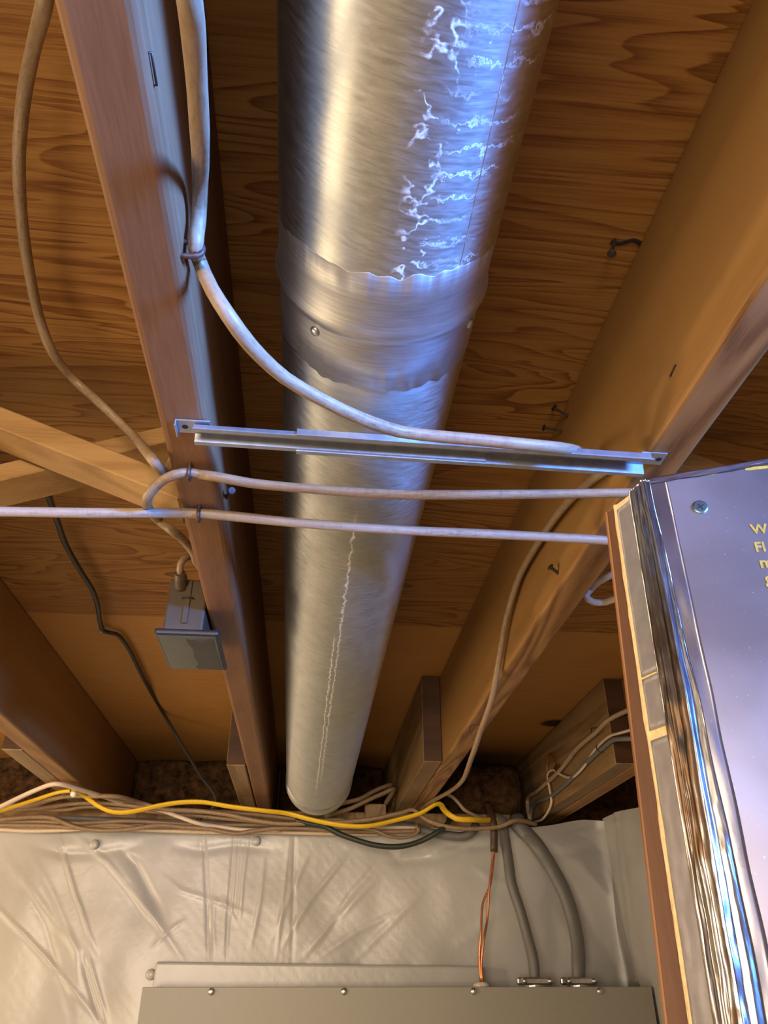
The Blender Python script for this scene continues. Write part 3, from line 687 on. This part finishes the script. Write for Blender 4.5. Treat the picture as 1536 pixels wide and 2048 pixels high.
# ------------------------------------------------------------ insulated door, foil side to the camera
DR = Vector((0.2242, 0.4325, 0.0)); DD = Vector((0.9753, -0.2209, 0)); DN = Vector((0.2209, 0.9753, 0))
door = thing('insulated_door', DR, 'insulated door panel with crinkled foil face and taped edge, right of the duct', 'door')
def dp(s, n, z): return DR + DD * s + DN * n + Vector((0, 0, z))
ZT = 2.000
def lean(z): return 0.030 * (z - ZT)            # the free edge is not quite plumb
def topz(s): return ZT + 0.115 * s
WID = 0.50
SE, NE = -0.0168, 0.029                         # back of the bevelled foam edge
def prism(name, rows, mat, parent, smooth=False):
    """rows: list of closed loops of points, skinned, capped"""
    bm = bmesh.new(); R = [[bm.verts.new(p) for p in r] for r in rows]; n = len(rows[0])
    for a, b in zip(R, R[1:]):
        for k in range(n): bm.faces.new((a[k], a[(k + 1) % n], b[(k + 1) % n], b[k]))
    bm.faces.new(R[0][::-1]); bm.faces.new(R[-1])
    return finish(name, bm, mat, parent, smooth)
zr = [0.01, 0.6, 1.2, 1.5] + [1.62 + i * 0.01 for i in range(38)]
def rag(z, k): return 0.0012 * noise.noise(Vector((z * 60, k, 0))) + 0.0012 * noise.noise(Vector((z * 23, k, 5)))
def frow(z, last=False):
    t = (lambda s: min(topz(s), z) if not last else topz(s))
    s0 = lean(z)
    return [dp(s0 + 0.0006, 0.0010, t(s0)), dp(WID, 0.0010, t(WID)), dp(WID, NE, t(WID)), dp(s0 + SE - 0.0012 + 0.7 * rag(z, 1), NE, t(s0)), dp(s0 + SE - 0.0009 + 0.7 * rag(z, 2), NE - 0.0018, t(s0)), dp(s0 + SE * 0.92, NE * 0.92, t(s0))]
foam = prism('foam_core', [frow(z) for z in zr if z < ZT - 0.004] + [frow(ZT - 0.002), ], M_FOAM, door)
bm = bmesh.new()   # foam above the top of the free edge, a thin wedge
foam['label'] = 'yellow foam edge'
# wedge that carries the sloping top edge
def wedge(name, s0, n0, n1, mat):
    bm = bmesh.new(); v = [bm.verts.new(dp(s, n, z)) for n in (n0, n1) for s, z in ((s0, ZT - 0.002), (WID, ZT - 0.002), (WID, topz(WID)), (s0, topz(s0)))]
    q = lambda *i: bm.faces.new([v[k] for k in i])
    q(0, 1, 2, 3); q(7, 6, 5, 4); q(0, 4, 5, 1); q(1, 5, 6, 2); q(2, 6, 7, 3); q(3, 7, 4, 0)
    return finish(name, bm, mat, door)
wedge('foam_top', 0.0, 0.0010, NE, M_FOAM)
# foil facing sheet
bm = bmesh.new()
F_ = [(lean(0.01) + 0.001, 0.01), (WID, 0.01), (WID, topz(WID)), (0.001, topz(0.0))]
a_ = [bm.verts.new(dp(s, 0.0, z)) for s, z in F_]; b_ = [bm.verts.new(dp(s, 0.0010, z)) for s, z in F_]
bm.faces.new(a_); bm.faces.new(b_[::-1])
for k in range(4): bm.faces.new((a_[k], a_[(k + 1) % 4], b_[(k + 1) % 4], b_[k]))
finish('foil_face', bm, M_FOIL, door)
# faint horizontal crease
def strip(name, f, us, vs, mat, th=0.0004):
    bm = bmesh.new(); g_ = [[bm.verts.new(f(u, v)) for v in vs] for u in us]
    for i in range(len(us) - 1):
        for j in range(len(vs) - 1): bm.faces.new((g_[i][j], g_[i + 1][j], g_[i + 1][j + 1], g_[i][j + 1]))
    r = bmesh.ops.solidify(bm, geom=bm.faces[:], thickness=th)
    return finish(name, bm, mat, door, smooth=True)
zz = [1.50 + 0.0021 * i for i in range(239)]
zz = [z for z in zz if z < ZT - 0.001] + [ZT]
def wid_front(z): return 0.0088 + (ZT - z) * 0.020 + 0.0008 * noise.noise(Vector((z * 30, 1, 0)))
# crinkled tape: from the middle of the bevelled side, round the front corner, onto the face
def crk(u, z):
    s0 = lean(z); w1 = 0.0035 + 0.010 * min(1, (ZT - z) / 0.25) + 0.0015 * noise.noise(Vector((z * 22, 6, 0)))
    if u < 0.62:                                    # on the side
        k = 0.54 + 0.46 * (u / 0.62); s = s0 + SE * (1 - k); n = NE * (1 - k); ns = Vector((-0.87, -0.5))
    else:
        k = (u - 0.62) / 0.38; s = s0 + w1 * k; n = 0.0; ns = Vector((0, -1))
    edge = min(1, min(u, 1 - u) * 8)
    h = 0.0013 + edge * (0.0019 * noise.noise(Vector((u * 8, z * 5, 0))) + 0.0012 * noise.noise(Vector((u * 19, z * 7, 3))) + 0.0026 * max(0, noise.noise(Vector((u * 3.5, z * 26, 7))) - 0.15) + 0.0006 * noise.noise(Vector((u * 6, z * 60, 2))))
    h += 0.0020 * math.exp(-((u - 0.66) / 0.10) ** 2)
    return dp(s + ns.x * h, n + ns.y * h, z)
strip('crinkled_foil_tape', crk, [i / 26 for i in range(27)], zz, M_CRINKLE)['label'] = 'bright crinkled foil tape on the edge'
def smt(u, z):
    s0 = lean(z); w = wid_front(z) + 0.006
    h = 0.0006 + 0.0005 * noise.noise(Vector((u * 3, z * 30, 9))) * min(1, (1 - u) * 5)
    return dp(s0 + 0.0005 + (w) * u, -h, z)
strip('smooth_foil_tape', smt, [i / 8 for i in range(9)], zz, M_FOILTAPE)
def gry(u, z):
    s0 = lean(z); k = 0.07 + 0.50 * u + 0.015 * noise.noise(Vector((z * 30, u * 4, 2)))
    h = 0.0007 + 0.0004 * noise.noise(Vector((u * 3, z * 60, 1)))
    return dp(s0 + SE * (1 - k) - h * 0.87, NE * (1 - k) - h * 0.5 - 0.0003, z)
for i, (z0, z1) in enumerate(((1.8665, 1.993), (1.832, 1.865), (1.50, 1.826))):
    n_ = max(8, int((z1 - z0) / 0.004))
    strip('grey_tape', gry, [j / 8 for j in range(9)], [z0 + (z1 - z0) * j / n_ for j in range(n_ + 1)], M_DUCTTAPE)
# top edge tape, folded over the front
def topt(u, s):
    z0 = topz(s); wv = 0.0054 + 0.0012 * noise.noise(Vector((s * 60, 4, 0)))
    cr = 0.0013 * noise.noise(Vector((s * 70, u * 5, 0))) + 0.0008 * noise.noise(Vector((s * 160, u * 9, 3)))
    if u < 0.7: return dp(s, -0.0010 - 0.35 * abs(cr), z0 + 0.0010 - wv * (1 - u / 0.7))
    return dp(s, -0.0008 + (u - 0.7) / 0.3 * 0.030, z0 + 0.0014 + cr * 0.6)
strip('top_foil_tape', topt, [i / 12 for i in range(13)], [-0.002 + i * 0.003 for i in range(168)], M_FOILTAPE)
# plywood skin on the back
zk = [0.01, 1.0, 1.5, 1.75, 1.994]
def skin(z, a, b): 
    s0 = lean(z) + SE - 0.0068 - 0.020 * (ZT - z) * 0.9
    return [dp(s0 + a, NE + 0.0006, z), dp(b if b > 0.01 else s0 + b, NE + 0.0006, z), dp(b if b > 0.01 else s0 + b, NE + 0.0058, z), dp(s0 + a, NE + 0.0058, z)]
sk = prism('plywood_skin', [skin(z, 0.0012, WID) for z in zk], M_SKIN, door)
prism('raw_edge', [skin(z, 0.0, 0.0011) for z in zk], M_SKIN_EDGE, sk)
# screw
sc = Vector((0.0330, 1.9752)); bm = bmesh.new()
bm_disc(bm, dp(sc.x, 0, sc.y), -DN, 0.0050, 0.0014, 28)
ws = finish('face_screw', bm, M_SCREW, door)
bm = bmesh.new(); c = dp(sc.x, -0.0013, sc.y)
for a in (0.5, 0.5 + math.pi / 2):
    d = DD * math.cos(a) + Vector((0, 0, 1)) * math.sin(a)
    beam('', c - d * 0.0026, c + d * 0.0026, DN, 0.0009, 0.0006, None, bevel=0, bm=bm)
finish('cross_slot', bm, M_HOLE, ws)
# yellow printing on the foil
def letter(txt, s, z, h):
    cu = bpy.data.curves.new('lettering', 'FONT'); cu.body = txt; cu.size = h / 0.72; cu.extrude = 0.00012; cu.offset = 0.00025
    to = bpy.data.objects.new('lettering_tmp', cu); COL.objects.link(to)
    bpy.context.view_layer.update()
    me = bpy.data.meshes.new_from_object(to.evaluated_get(bpy.context.evaluated_depsgraph_get()))
    bpy.data.objects.remove(to); me.name = 'lettering'
    me.materials.clear(); me.materials.append(M_PRINT)
    o = bpy.data.objects.new('lettering', me); COL.objects.link(o); o.parent = door
    o.matrix_local = Matrix.Translation(dp(s, -0.0003, z) - DR) @ Matrix(((DD.x, 0, -DN.x, 0), (DD.y, 0, -DN.y, 0), (0, 1, 0, 0), (0, 0, 0, 1)))
    return o
for txt, px in (('W', [(0.0616,1.9523)]), ('Fl', [(0.0606,1.9388)]), ('m', [(0.0608,1.9270)]), ('g', [(0.0614,1.9156)])):
    letter(txt, px[0][0], px[0][1], 0.0072 if txt not in 'mg' else 0.0080)
def mark(pts):
    bm = bmesh.new(); a = [bm.verts.new(dp(s, -0.0001, z)) for s, z in pts]; b = [bm.verts.new(dp(s, -0.0003, z)) for s, z in pts]; n = len(pts)
    bm.faces.new(a); bm.faces.new(b[::-1])
    for k in range(n): bm.faces.new((a[k], a[(k + 1) % n], b[(k + 1) % n], b[k]))
    return finish('lettering', bm, M_PRINT, door)
mark([(0.0306,2.0047),(0.0545,2.0059),(0.0525,2.0027),(0.0467,2.0007),(0.0382,2.0002),(0.0334,2.0015)])
mark([(0.0696,2.0071),(0.0855,2.0078),(0.0985,2.0084),(0.0976,2.0046),(0.0842,2.0029),(0.0721,2.0023),(0.0689,2.0026)])

# ------------------------------------------------------------ cable bundle along the wall
BG = 'cables along the top of the wall'
def bundle(pts, r, mat, label, r2=None, **kw): return cable(pts, r, mat, label, BG, r2 or r * 0.85, **kw)
bundle([(-0.7497,1.9000,2.0030),(-0.6923,1.9000,2.0315),(-0.6401,1.9000,2.0605),(-0.5827,1.8712,2.0765),(-0.5633,1.8641,2.0765),(-0.5089,1.9293,2.0720),(-0.4479,2.0600,2.0728),(-0.3703,2.0600,2.0599),(-0.3155,2.0600,2.0432),(-0.2712,2.0600,2.0299),(-0.2243,2.0750,2.0249),(-0.1670,2.0750,2.0187),(-0.0684,2.0900,2.0213)], 0.0062, M_CAB_CLEAN, 'cream cable on top of the bundle, peaking under the far left joist')
bundle([(-0.7616,1.9300,2.0078),(-0.7010,1.9300,2.0281),(-0.6397,1.9300,2.0498),(-0.5741,1.9197,2.0700),(-0.5402,1.9054,2.0700),(-0.5282,1.9553,2.0700),(-0.5006,1.9700,2.0530),(-0.4706,1.9700,2.0400),(-0.4422,1.9700,2.0360),(-0.4081,1.9700,2.0400),(-0.3588,1.9700,2.0520),(-0.3074,1.9700,2.0609),(-0.2546,1.9700,2.0629),(-0.1872,1.9700,2.0538),(-0.1092,1.9700,2.0460),(-0.0496,1.9900,2.0436),(0.0018,1.9900,2.0318),(0.0616,1.9900,2.0213),(0.1041,1.9900,2.0174),(0.1467,1.9900,2.0181),(0.2127,2.0000,2.0333),(0.2789,2.0000,2.0518),(0.3236,2.0000,2.0750),(0.3456,2.0300,2.0617),(0.3716,2.0300,2.0454),(0.4072,2.0300,2.0436),(0.5200,2.1300,2.0600)], 0.0070, M_CAB_YELLOW, 'bright yellow cable weaving along the bundle below the duct end', 0.0045)
bundle([(-0.7952,2.0000,2.0411),(-0.7293,2.0000,2.0512),(-0.6608,2.0000,2.0535),(-0.6121,2.0000,2.0691),(-0.5626,1.9643,2.0700),(-0.5155,1.9599,2.0700),(-0.4531,1.9600,2.0700),(-0.4075,2.0400,2.0698),(-0.3525,2.0400,2.0578),(-0.2794,2.0400,2.0556),(-0.1918,2.0400,2.0465),(-0.1544,2.0400,2.0389),(-0.0678,2.0400,2.0286),(0.0196,2.0400,2.0311),(0.1065,2.0400,2.0359),(0.1728,2.0400,2.0452),(0.2399,2.0400,2.0605),(0.2642,2.0400,2.0669),(0.2930,2.0400,2.0459),(0.3282,2.0400,2.0322),(0.3723,2.0400,2.0246),(0.4336,2.0400,2.0243),(0.4853,2.0400,2.0298),(0.5253,2.0400,2.0447),(0.6000,2.1200,2.0500)], 0.0062, M_CAB, 'tan cable dipping below the duct end, then looping right toward the wall corner')
bundle([(-0.8135,2.0500,2.0439),(-0.7452,2.0500,2.0508),(-0.6408,2.0500,2.0583),(-0.5716,2.0500,2.0688),(-0.5000,2.0500,2.0712),(-0.4266,2.0500,2.0654),(-0.3173,2.0500,2.0567),(-0.1934,2.0500,2.0540),(-0.0904,2.0500,2.0475),(-0.0030,2.0500,2.0394),(0.0931,2.0500,2.0409)], 0.0062, M_CAB_DARK, 'dirty tan cable just under the yellow one at left')
bundle([(-0.8276,2.0800,2.0571),(-0.7570,2.0800,2.0594),(-0.6671,2.0800,2.0586),(-0.5952,2.0800,2.0598),(-0.5568,2.0800,2.0675),(-0.4685,2.0800,2.0642),(-0.3816,2.0800,2.0574),(-0.2946,2.0800,2.0517),(-0.1946,2.0800,2.0438),(-0.0690,2.0800,2.0339)], 0.0058, M_CAB_DARK, 'thin dirty cable behind the yellow cable at left')
bundle([(-0.8168,2.0700,2.0301),(-0.7470,2.0700,2.0324),(-0.6777,2.0700,2.0392),(-0.6239,2.0700,2.0377),(-0.5853,2.0700,2.0245),(-0.5476,2.0700,2.0147),(-0.4753,2.0700,2.0112),(-0.4222,2.0700,2.0166),(-0.3702,2.0700,2.0243),(-0.2968,2.0700,2.0207),(-0.2415,2.0700,2.0180),(-0.1743,2.0700,2.0086),(-0.1318,2.0700,2.0150),(-0.0680,2.0700,2.0229),(0.0206,2.0700,2.0218),(0.0872,2.0700,2.0169),(0.1528,2.0700,2.0167),(0.2428,2.0700,2.0191),(0.2799,2.0700,2.0220)], 0.0064, M_CAB_DARK, 'dark tan cable sagging along the lower side of the bundle')
bundle([(-0.8256,2.1000,2.0234),(-0.7546,2.1000,2.0245),(-0.6349,2.1000,2.0239),(-0.5741,2.1000,2.0213),(-0.4905,2.1000,2.0284),(-0.4042,2.1000,2.0238),(-0.2694,2.1000,2.0294),(-0.1439,2.1000,2.0217),(-0.0185,2.1000,2.0283),(0.1088,2.1000,2.0254),(0.2867,2.1000,2.0328)], 0.0060, M_CAB, 'tan cable lying straight in the lower bundle')
bundle([(-0.8309,2.1200,2.0172),(-0.7592,2.1200,2.0171),(-0.6865,2.1200,2.0147),(-0.6026,2.1200,2.0182),(-0.5184,2.1200,2.0241),(-0.3948,2.1200,2.0212),(-0.2452,2.1200,2.0186),(-0.0944,2.1200,2.0208),(0.0587,2.1200,2.0193),(0.1876,2.1200,2.0199)], 0.0058, M_CAB_CLEAN, 'cream cable lowest in the bundle against the plastic wall')
bundle([(-0.8277,2.1000,2.0315),(-0.7567,2.1000,2.0326),(-0.6612,2.1000,2.0340),(-0.5641,2.1000,2.0320),(-0.4434,2.1000,2.0385),(-0.3194,2.1000,2.0333),(-0.1950,2.1000,2.0328),(-0.0695,2.1000,2.0347),(0.1086,2.1000,2.0350)], 0.0058, M_CAB, 'tan cable in the middle of the lower bundle')
bundle([(-0.6329,2.1200,2.0460),(-0.5912,2.1200,2.0455),(-0.5096,2.1200,2.0432),(-0.3979,2.1200,2.0413),(-0.1970,2.1200,2.0372),(-0.0698,2.1200,2.0319),(0.0323,2.1200,2.0370),(0.1875,2.1200,2.0393),(0.2791,2.1200,2.0455)], 0.0085, M_CAB_GREY, 'thick grey cable behind the bundle below the left joists')
bundle([(0.0940,2.0600,2.0284),(0.1747,2.0600,2.0178),(0.1974,2.0600,2.0076),(0.2326,2.0600,2.0022),(0.2630,2.0600,2.0073),(0.2798,2.0600,2.0193),(0.2737,2.0600,2.0334)], 0.0046, M_CAB_DARK, 'thin brown cable end drooping right of the duct end')
bundle([(0.0570,2.0800,2.0298),(0.1458,2.0800,2.0276),(0.2352,2.0800,2.0301),(0.2865,2.0800,2.0284)], 0.0055, M_CAB_CLEAN, 'short cream cable end right of the duct end')
bundle([(0.2386,2.1100,2.0409),(0.2841,2.1100,2.0319),(0.3165,2.1100,2.0239),(0.3620,2.1100,2.0173),(0.4078,2.1100,2.0167),(0.4309,2.1100,2.0303),(0.4400,2.1300,2.0450)], 0.0125, M_CAB_GREY, 'thick grey cable sagging beside the green cable', 0.011)
bundle([(-0.0314,2.0400,2.0373),(0.0024,2.0400,2.0297),(0.0423,2.0400,2.0233),(0.0774,2.0400,2.0076),(0.1297,2.0400,1.9910),(0.1731,2.0400,1.9813),(0.2302,2.0400,1.9798),(0.2828,2.0400,1.9931),(0.3367,2.0400,2.0218),(0.3667,2.0900,2.0518),(0.3700,2.1300,2.0600)], 0.0078, M_CAB_GREEN, 'dark green cable hanging in a curve below the duct end')
bundle([(0.0429,2.0600,2.0513),(0.1079,2.0800,2.0739),(0.1527,2.0800,2.0954),(0.1994,2.0800,2.1161),(0.2178,2.0800,2.1240),(0.2050,2.1600,2.1000)], 0.0066, M_CAB, 'tan cable rising right behind the duct end, lower of the two')
bundle([(0.0558,2.1000,2.0802),(0.0904,2.1000,2.0907),(0.1319,2.1000,2.1013),(0.1723,2.1000,2.1233),(0.2120,2.1000,2.1380),(0.2000,2.2000,2.1300)], 0.0066, M_CAB_DARK, 'dirty tan cable rising right behind the duct end, upper of the two')
bundle([(0.3537,2.0900,2.1184),(0.3759,2.0900,2.1088),(0.3924,2.0900,2.0928),(0.4036,2.0900,2.0793),(0.4900,2.1600,2.0600)], 0.0052, M_CAB_WHITE, 'short white cable stub below the right joist')
staple((-0.5455, 1.902, ZJ), (1, 0, 0), (0, 0, -1), 0.007, 0.016, 'dark staple holding the cream cable to the far left joist', 0.0013)
staple([(0.2798,2.0500,2.0213)][0], (1, 0, 0), (0, -1, 0.2), 0.011, 0.014, 'dark strap around the cable ends right of the duct', 0.0016)
bm = bmesh.new(); p = Vector([(-0.5362,1.9015,2.0660)][0]); bm_disc(bm, p + Vector((0, -0.004, -0.004)), (0, -0.6, -0.8), 0.0075, 0.006, 16, dome=1)
tag(finish('cable_clip_nail', bm, M_BUSH, smooth=True), 'white round clip head on the yellow cable at left', 'cable clip')
# cable fasteners pressed through the plastic
for px, lab in (([(-0.5346,2.1500,1.9908)][0], 'small white button fastener on the plastic wall at left'), ([(-0.1298,2.1500,2.0044)][0], 'small white button fastener on the plastic wall below the reddish joist'), ([(-0.3514,2.1500,1.7090)][0], 'small white button fastener beside the top left of the panel')):
    bm = bmesh.new(); bm_disc(bm, Vector(px) + Vector((0, 0.008, 0)), (0, -1, 0), 0.012, 0.007, 18, dome=1)
    tag(finish('button_fastener', bm, M_PLASTIC, smooth=True), lab, 'fastener', 'plastic wall fasteners')

# ------------------------------------------------------------ cables on the block near the corner
WG = 'cables stapled to the corner block'
cable([(0.6720,1.3727,2.1515),(0.6720,1.4613,2.1712),(0.6720,1.5679,2.1911),(0.6400,1.6035,2.1802),(0.6305,1.6621,2.1700),(0.6305,1.8079,2.1683),(0.6305,1.9510,2.1518),(0.6305,2.1646,2.1448),(0.6305,2.2870,2.1402),(0.6250,2.2600,2.0850)], 0.0062, M_CAB_WHITE, 'thick white cable, topmost along the corner block', WG, 0.0052)
cable([(0.6720,1.4026,2.0880),(0.6550,1.4863,2.1087),(0.6340,1.5483,2.1236),(0.6320,1.5788,2.1295),(0.6320,1.6480,2.1293),(0.6320,1.7637,2.1243),(0.6320,1.8666,2.1153),(0.6320,2.0553,2.1092),(0.6320,2.2580,2.1131),(0.6250,2.2700,2.0700)], 0.0056, M_CAB_GREY, 'grey cable below the thick white one on the corner block', WG, 0.0050)
cable([(0.6720,1.3885,2.1180),(0.6500,1.4777,2.1281),(0.6320,1.5385,2.1332),(0.6300,1.5928,2.1405),(0.6300,1.6890,2.1362),(0.6300,1.7859,2.1181),(0.6300,1.8717,2.1164),(0.6300,1.9612,2.1442),(0.6300,2.0114,2.1654),(0.6300,2.0647,2.1631),(0.6300,2.0593,2.1288),(0.6300,2.0535,2.0964),(0.6300,2.1365,2.0698),(0.6300,2.2645,2.0767)], 0.0030, M_CAB_CLEAN, 'thin cream wire wriggling across the corner block', WG)
tag(tube('ground_wire', [(0.6300,1.9517,2.1458),(0.6300,2.0255,2.2124),(0.6300,2.0624,2.1808),(0.6300,2.0556,2.1496),(0.6320,1.9878,2.1727),(0.6320,1.9596,2.1538)], 0.0014, M_COPPER, None, sides=8), 'fine bare copper wire loop on the corner block', 'wire')
for px, lab in (([(0.6370,1.6793,2.1749)], 'staple on the thick white cable, upper right on the corner block'), ([(0.6370,1.9711,2.1565)], 'staple on the thick white cable, midway on the corner block'), ([(0.6370,1.6610,2.1327)], 'staple on the grey cable on the corner block'), ([(0.6370,2.1869,2.1494)], 'staple on the thick white cable, lowest on the corner block')):
    staple(px[0], (0, 1, -0.35), (-1, 0, 0), 0.009, 0.0125, lab, 0.0012)

# ------------------------------------------------------------ insulation in the rim
def insulation(x, y, z, seed, label):
    bm = bmesh.new(); nx, nz = 26, 18
    def P_(u, v, d): 
        p = Vector((x[0] + (x[1] - x[0]) * u, y[0] if d == 0 else y[1], z[0] + (z[1] - z[0]) * v))
        if d == 0:
            p.y -= 0.025 * noise.noise(Vector((u * 3, v * 3, seed))) + 0.014 * noise.noise(Vector((u * 9, v * 8, seed))) + 0.006 * noise.noise(Vector((u * 25, v * 22, seed)))
            p.y += 0.03 * (abs(u - .5) * 2) ** 4 + 0.02 * (abs(v - .5) * 2) ** 4
        return p
    f = [[bm.verts.new(P_(i / nx, j / nz, 0)) for j in range(nz + 1)] for i in range(nx + 1)]
    b = [[bm.verts.new(P_(i / nx, j / nz, 1)) for j in range(nz + 1)] for i in range(nx + 1)]
    for i in range(nx):
        for j in range(nz):
            bm.faces.new((f[i][j], f[i + 1][j], f[i + 1][j + 1], f[i][j + 1])); bm.faces.new((b[i][j], b[i][j + 1], b[i + 1][j + 1], b[i + 1][j]))
    for i in range(nx):
        bm.faces.new((f[i][0], b[i][0], b[i + 1][0], f[i + 1][0])); bm.faces.new((f[i][nz], f[i + 1][nz], b[i + 1][nz], b[i][nz]))
    for j in range(nz):
        bm.faces.new((f[0][j], f[0][j + 1], b[0][j + 1], b[0][j])); bm.faces.new((f[nx][j], b[nx][j], b[nx][j + 1], f[nx][j + 1]))
    return tag(finish('insulation_batt', bm, M_INSUL, smooth=True), label, 'insulation', 'insulation batts at the wall')
insulation((-1.3, -0.612), (2.44, 2.545), (ZJ + 0.001, ZP - 0.002), 1.0, 'brown insulation batt at the far left, behind the wood block')
insulation((-0.524, -0.180), (2.42, 2.545), (ZJ + 0.001, ZP - 0.002), 4.0, 'brown insulation batt between the far left joist and the reddish joist')
insulation((-0.092, 0.230), (2.44, 2.545), (ZJ + 0.001, ZP - 0.002), 8.0, 'dark insulation batt behind the duct end')
insulation((0.317, 0.634), (2.36, 2.545), (ZJ + 0.001, ZP - 0.002), 12.0, 'brown insulation batt bulging out above the grey service cables')
insulation((0.38, 0.60), (2.20, 2.30), (ZJ + 0.001, ZJ + 0.135), 21.0, 'brown tuft of insulation hanging over the grey service cables')
insulation((0.723, 1.20), (2.44, 2.545), (ZJ + 0.001, ZP - 0.002), 16.0, 'dark insulation batt in the corner above the plastic walls')

# ------------------------------------------------------------ electrical panel
pn = thing('electrical_panel', (0.233, 2.05, 0.95), 'wide grey metal electrical panel on the plastic wall', 'electrical panel')
PT = EYE - 0.0150
box('enclosure', (-0.335, 0.795), (2.012, 2.120), (0.96, PT - 0.001), M_PANEL, pn, 0.002)
cvr = box('front_cover', (-0.3395, 0.8010), (2.000, 2.0112), (0.955, PT), M_PANEL, pn, 0.0012, 2)
for x in (-0.191, 0.098, 0.388, 0.678):
    bm = bmesh.new(); bm_disc(bm, (x, 2.0000, PT - 0.0085), (0, -1, 0), 0.0075, 0.006, 18, dome=1)
    s_ = finish('cover_screw', bm, M_ZINC, cvr, smooth=True)
bm = bmesh.new(); bm_box(bm, (-0.338, 0.44), (2.122, 2.150), (0.95, EYE + 0.035), 0.006, 3)
for v in bm.verts:
    if v.co.z > EYE: v.co.z += 0.003 * noise.noise(Vector((v.co.x * 12, 0, 0))) - 0.012 * (v.co.x + 0.338)
tag(finish('backing_board', bm, M_PLASTIC), 'plastic wrapped backing board showing above the panel', 'board')

# service cables, clamps and ground wires
SG = 'grey service cables into the panel'
cable([(0.4870,2.1450,2.0720),(0.5083,2.1100,2.0548),(0.5101,2.1100,2.0278),(0.5144,2.1000,1.9655),(0.5159,2.0900,1.9055),(0.5320,2.0900,1.8454),(0.5425,2.0800,1.7867),(0.5478,2.0650,1.7333),(0.5446,2.0600,1.6920)], 0.0170, M_CAB_GREY, 'thick grey service cable into the panel, left of the two', SG, 0.0125, twist=2.2, sides=16)
cable([(0.5600,2.1500,2.0720),(0.5503,2.1150,2.0464),(0.5711,2.1150,2.0258),(0.5926,2.0900,1.9899),(0.6224,2.0900,1.9410),(0.6442,2.0800,1.8888),(0.6594,2.0800,1.8292),(0.6615,2.0700,1.7741),(0.6533,2.0600,1.7182),(0.6495,2.0600,1.6900)], 0.0200, M_CAB_GREY, 'thick grey service cable into the panel, right of the two', SG, 0.0145, twist=2.0, sides=16)
def clamp(x, label):
    t = thing('cable_clamp', (x, 2.06, PT), label, 'cable clamp', 'cable clamps on the panel')
    bm = bmesh.new(); bm_disc(bm, (x, 2.06, PT - 0.001), (0, 0, 1), 0.026, 0.012, 22); finish('base_ring', bm, M_ZINC, t)
    bm = bmesh.new(); bm_box(bm, (x - 0.036, x + 0.036), (2.032, 2.041), (PT + 0.003, PT + 0.019), 0.004, 2); finish('front_jaw', bm, M_ZINC, t, smooth=False)
    bm = bmesh.new(); bm_box(bm, (x - 0.036, x + 0.036), (2.079, 2.088), (PT + 0.003, PT + 0.019), 0.004, 2); finish('rear_jaw', bm, M_ZINC, t)
    for sx in (-0.030, 0.030):
        bm = bmesh.new(); bm_disc(bm, (x + sx, 2.0325, PT + 0.011), (0, -1, 0), 0.0062, 0.006, 12, dome=1); finish('clamp_screw', bm, M_ZINC, t, smooth=True)
clamp([(0.5446,2.0600,1.6920)][0][0], 'zinc cable clamp on the panel top under the left service cable')
clamp([(0.6495,2.0600,1.6900)][0][0], 'zinc cable clamp on the panel top under the right service cable')
gw = thing('ground_cable', [(0.4797,2.0800,2.0276)][0], 'cut brown cable with two bare copper strands into the panel', 'cable')
tube('sheath', [(0.4750,2.1200,2.1000),(0.4776,2.0800,2.0518),(0.4779,2.0800,2.0216),(0.4745,2.0800,1.9754)], 0.0095, cable_mat('brown_sheath', (0.060, 0.030, 0.018), (0.03, 0.015, 0.01), 0.3), gw, 0.0075)
tube('copper_strand', [(0.4765,2.0800,1.9860),(0.4739,2.0800,1.9684),(0.4574,2.0750,1.8969),(0.4373,2.0750,1.8602),(0.4260,2.0650,1.7951),(0.4193,2.0650,1.7484),(0.4181,2.0600,1.6921)], 0.0028, M_COPPER, gw, sides=10)
tube('copper_strand', [(0.4735,2.0780,1.9856),(0.4709,2.0780,1.9681),(0.4532,2.0720,1.8832),(0.4455,2.0720,1.8275),(0.4311,2.0600,1.7793),(0.4220,2.0600,1.7331),(0.4206,2.0550,1.6921)], 0.0028, M_COPPER, gw, sides=10)
bm = bmesh.new(); bx = [(0.4180,2.0600,1.6901)][0][0]; bm_disc(bm, (bx, 2.06, PT - 0.001), (0, 0, 1), 0.019, 0.011, 20, dome=1)
tag(finish('white_bushing', bm, M_BUSH, smooth=True), 'white plastic bushing on the panel top where copper strands enter', 'bushing')
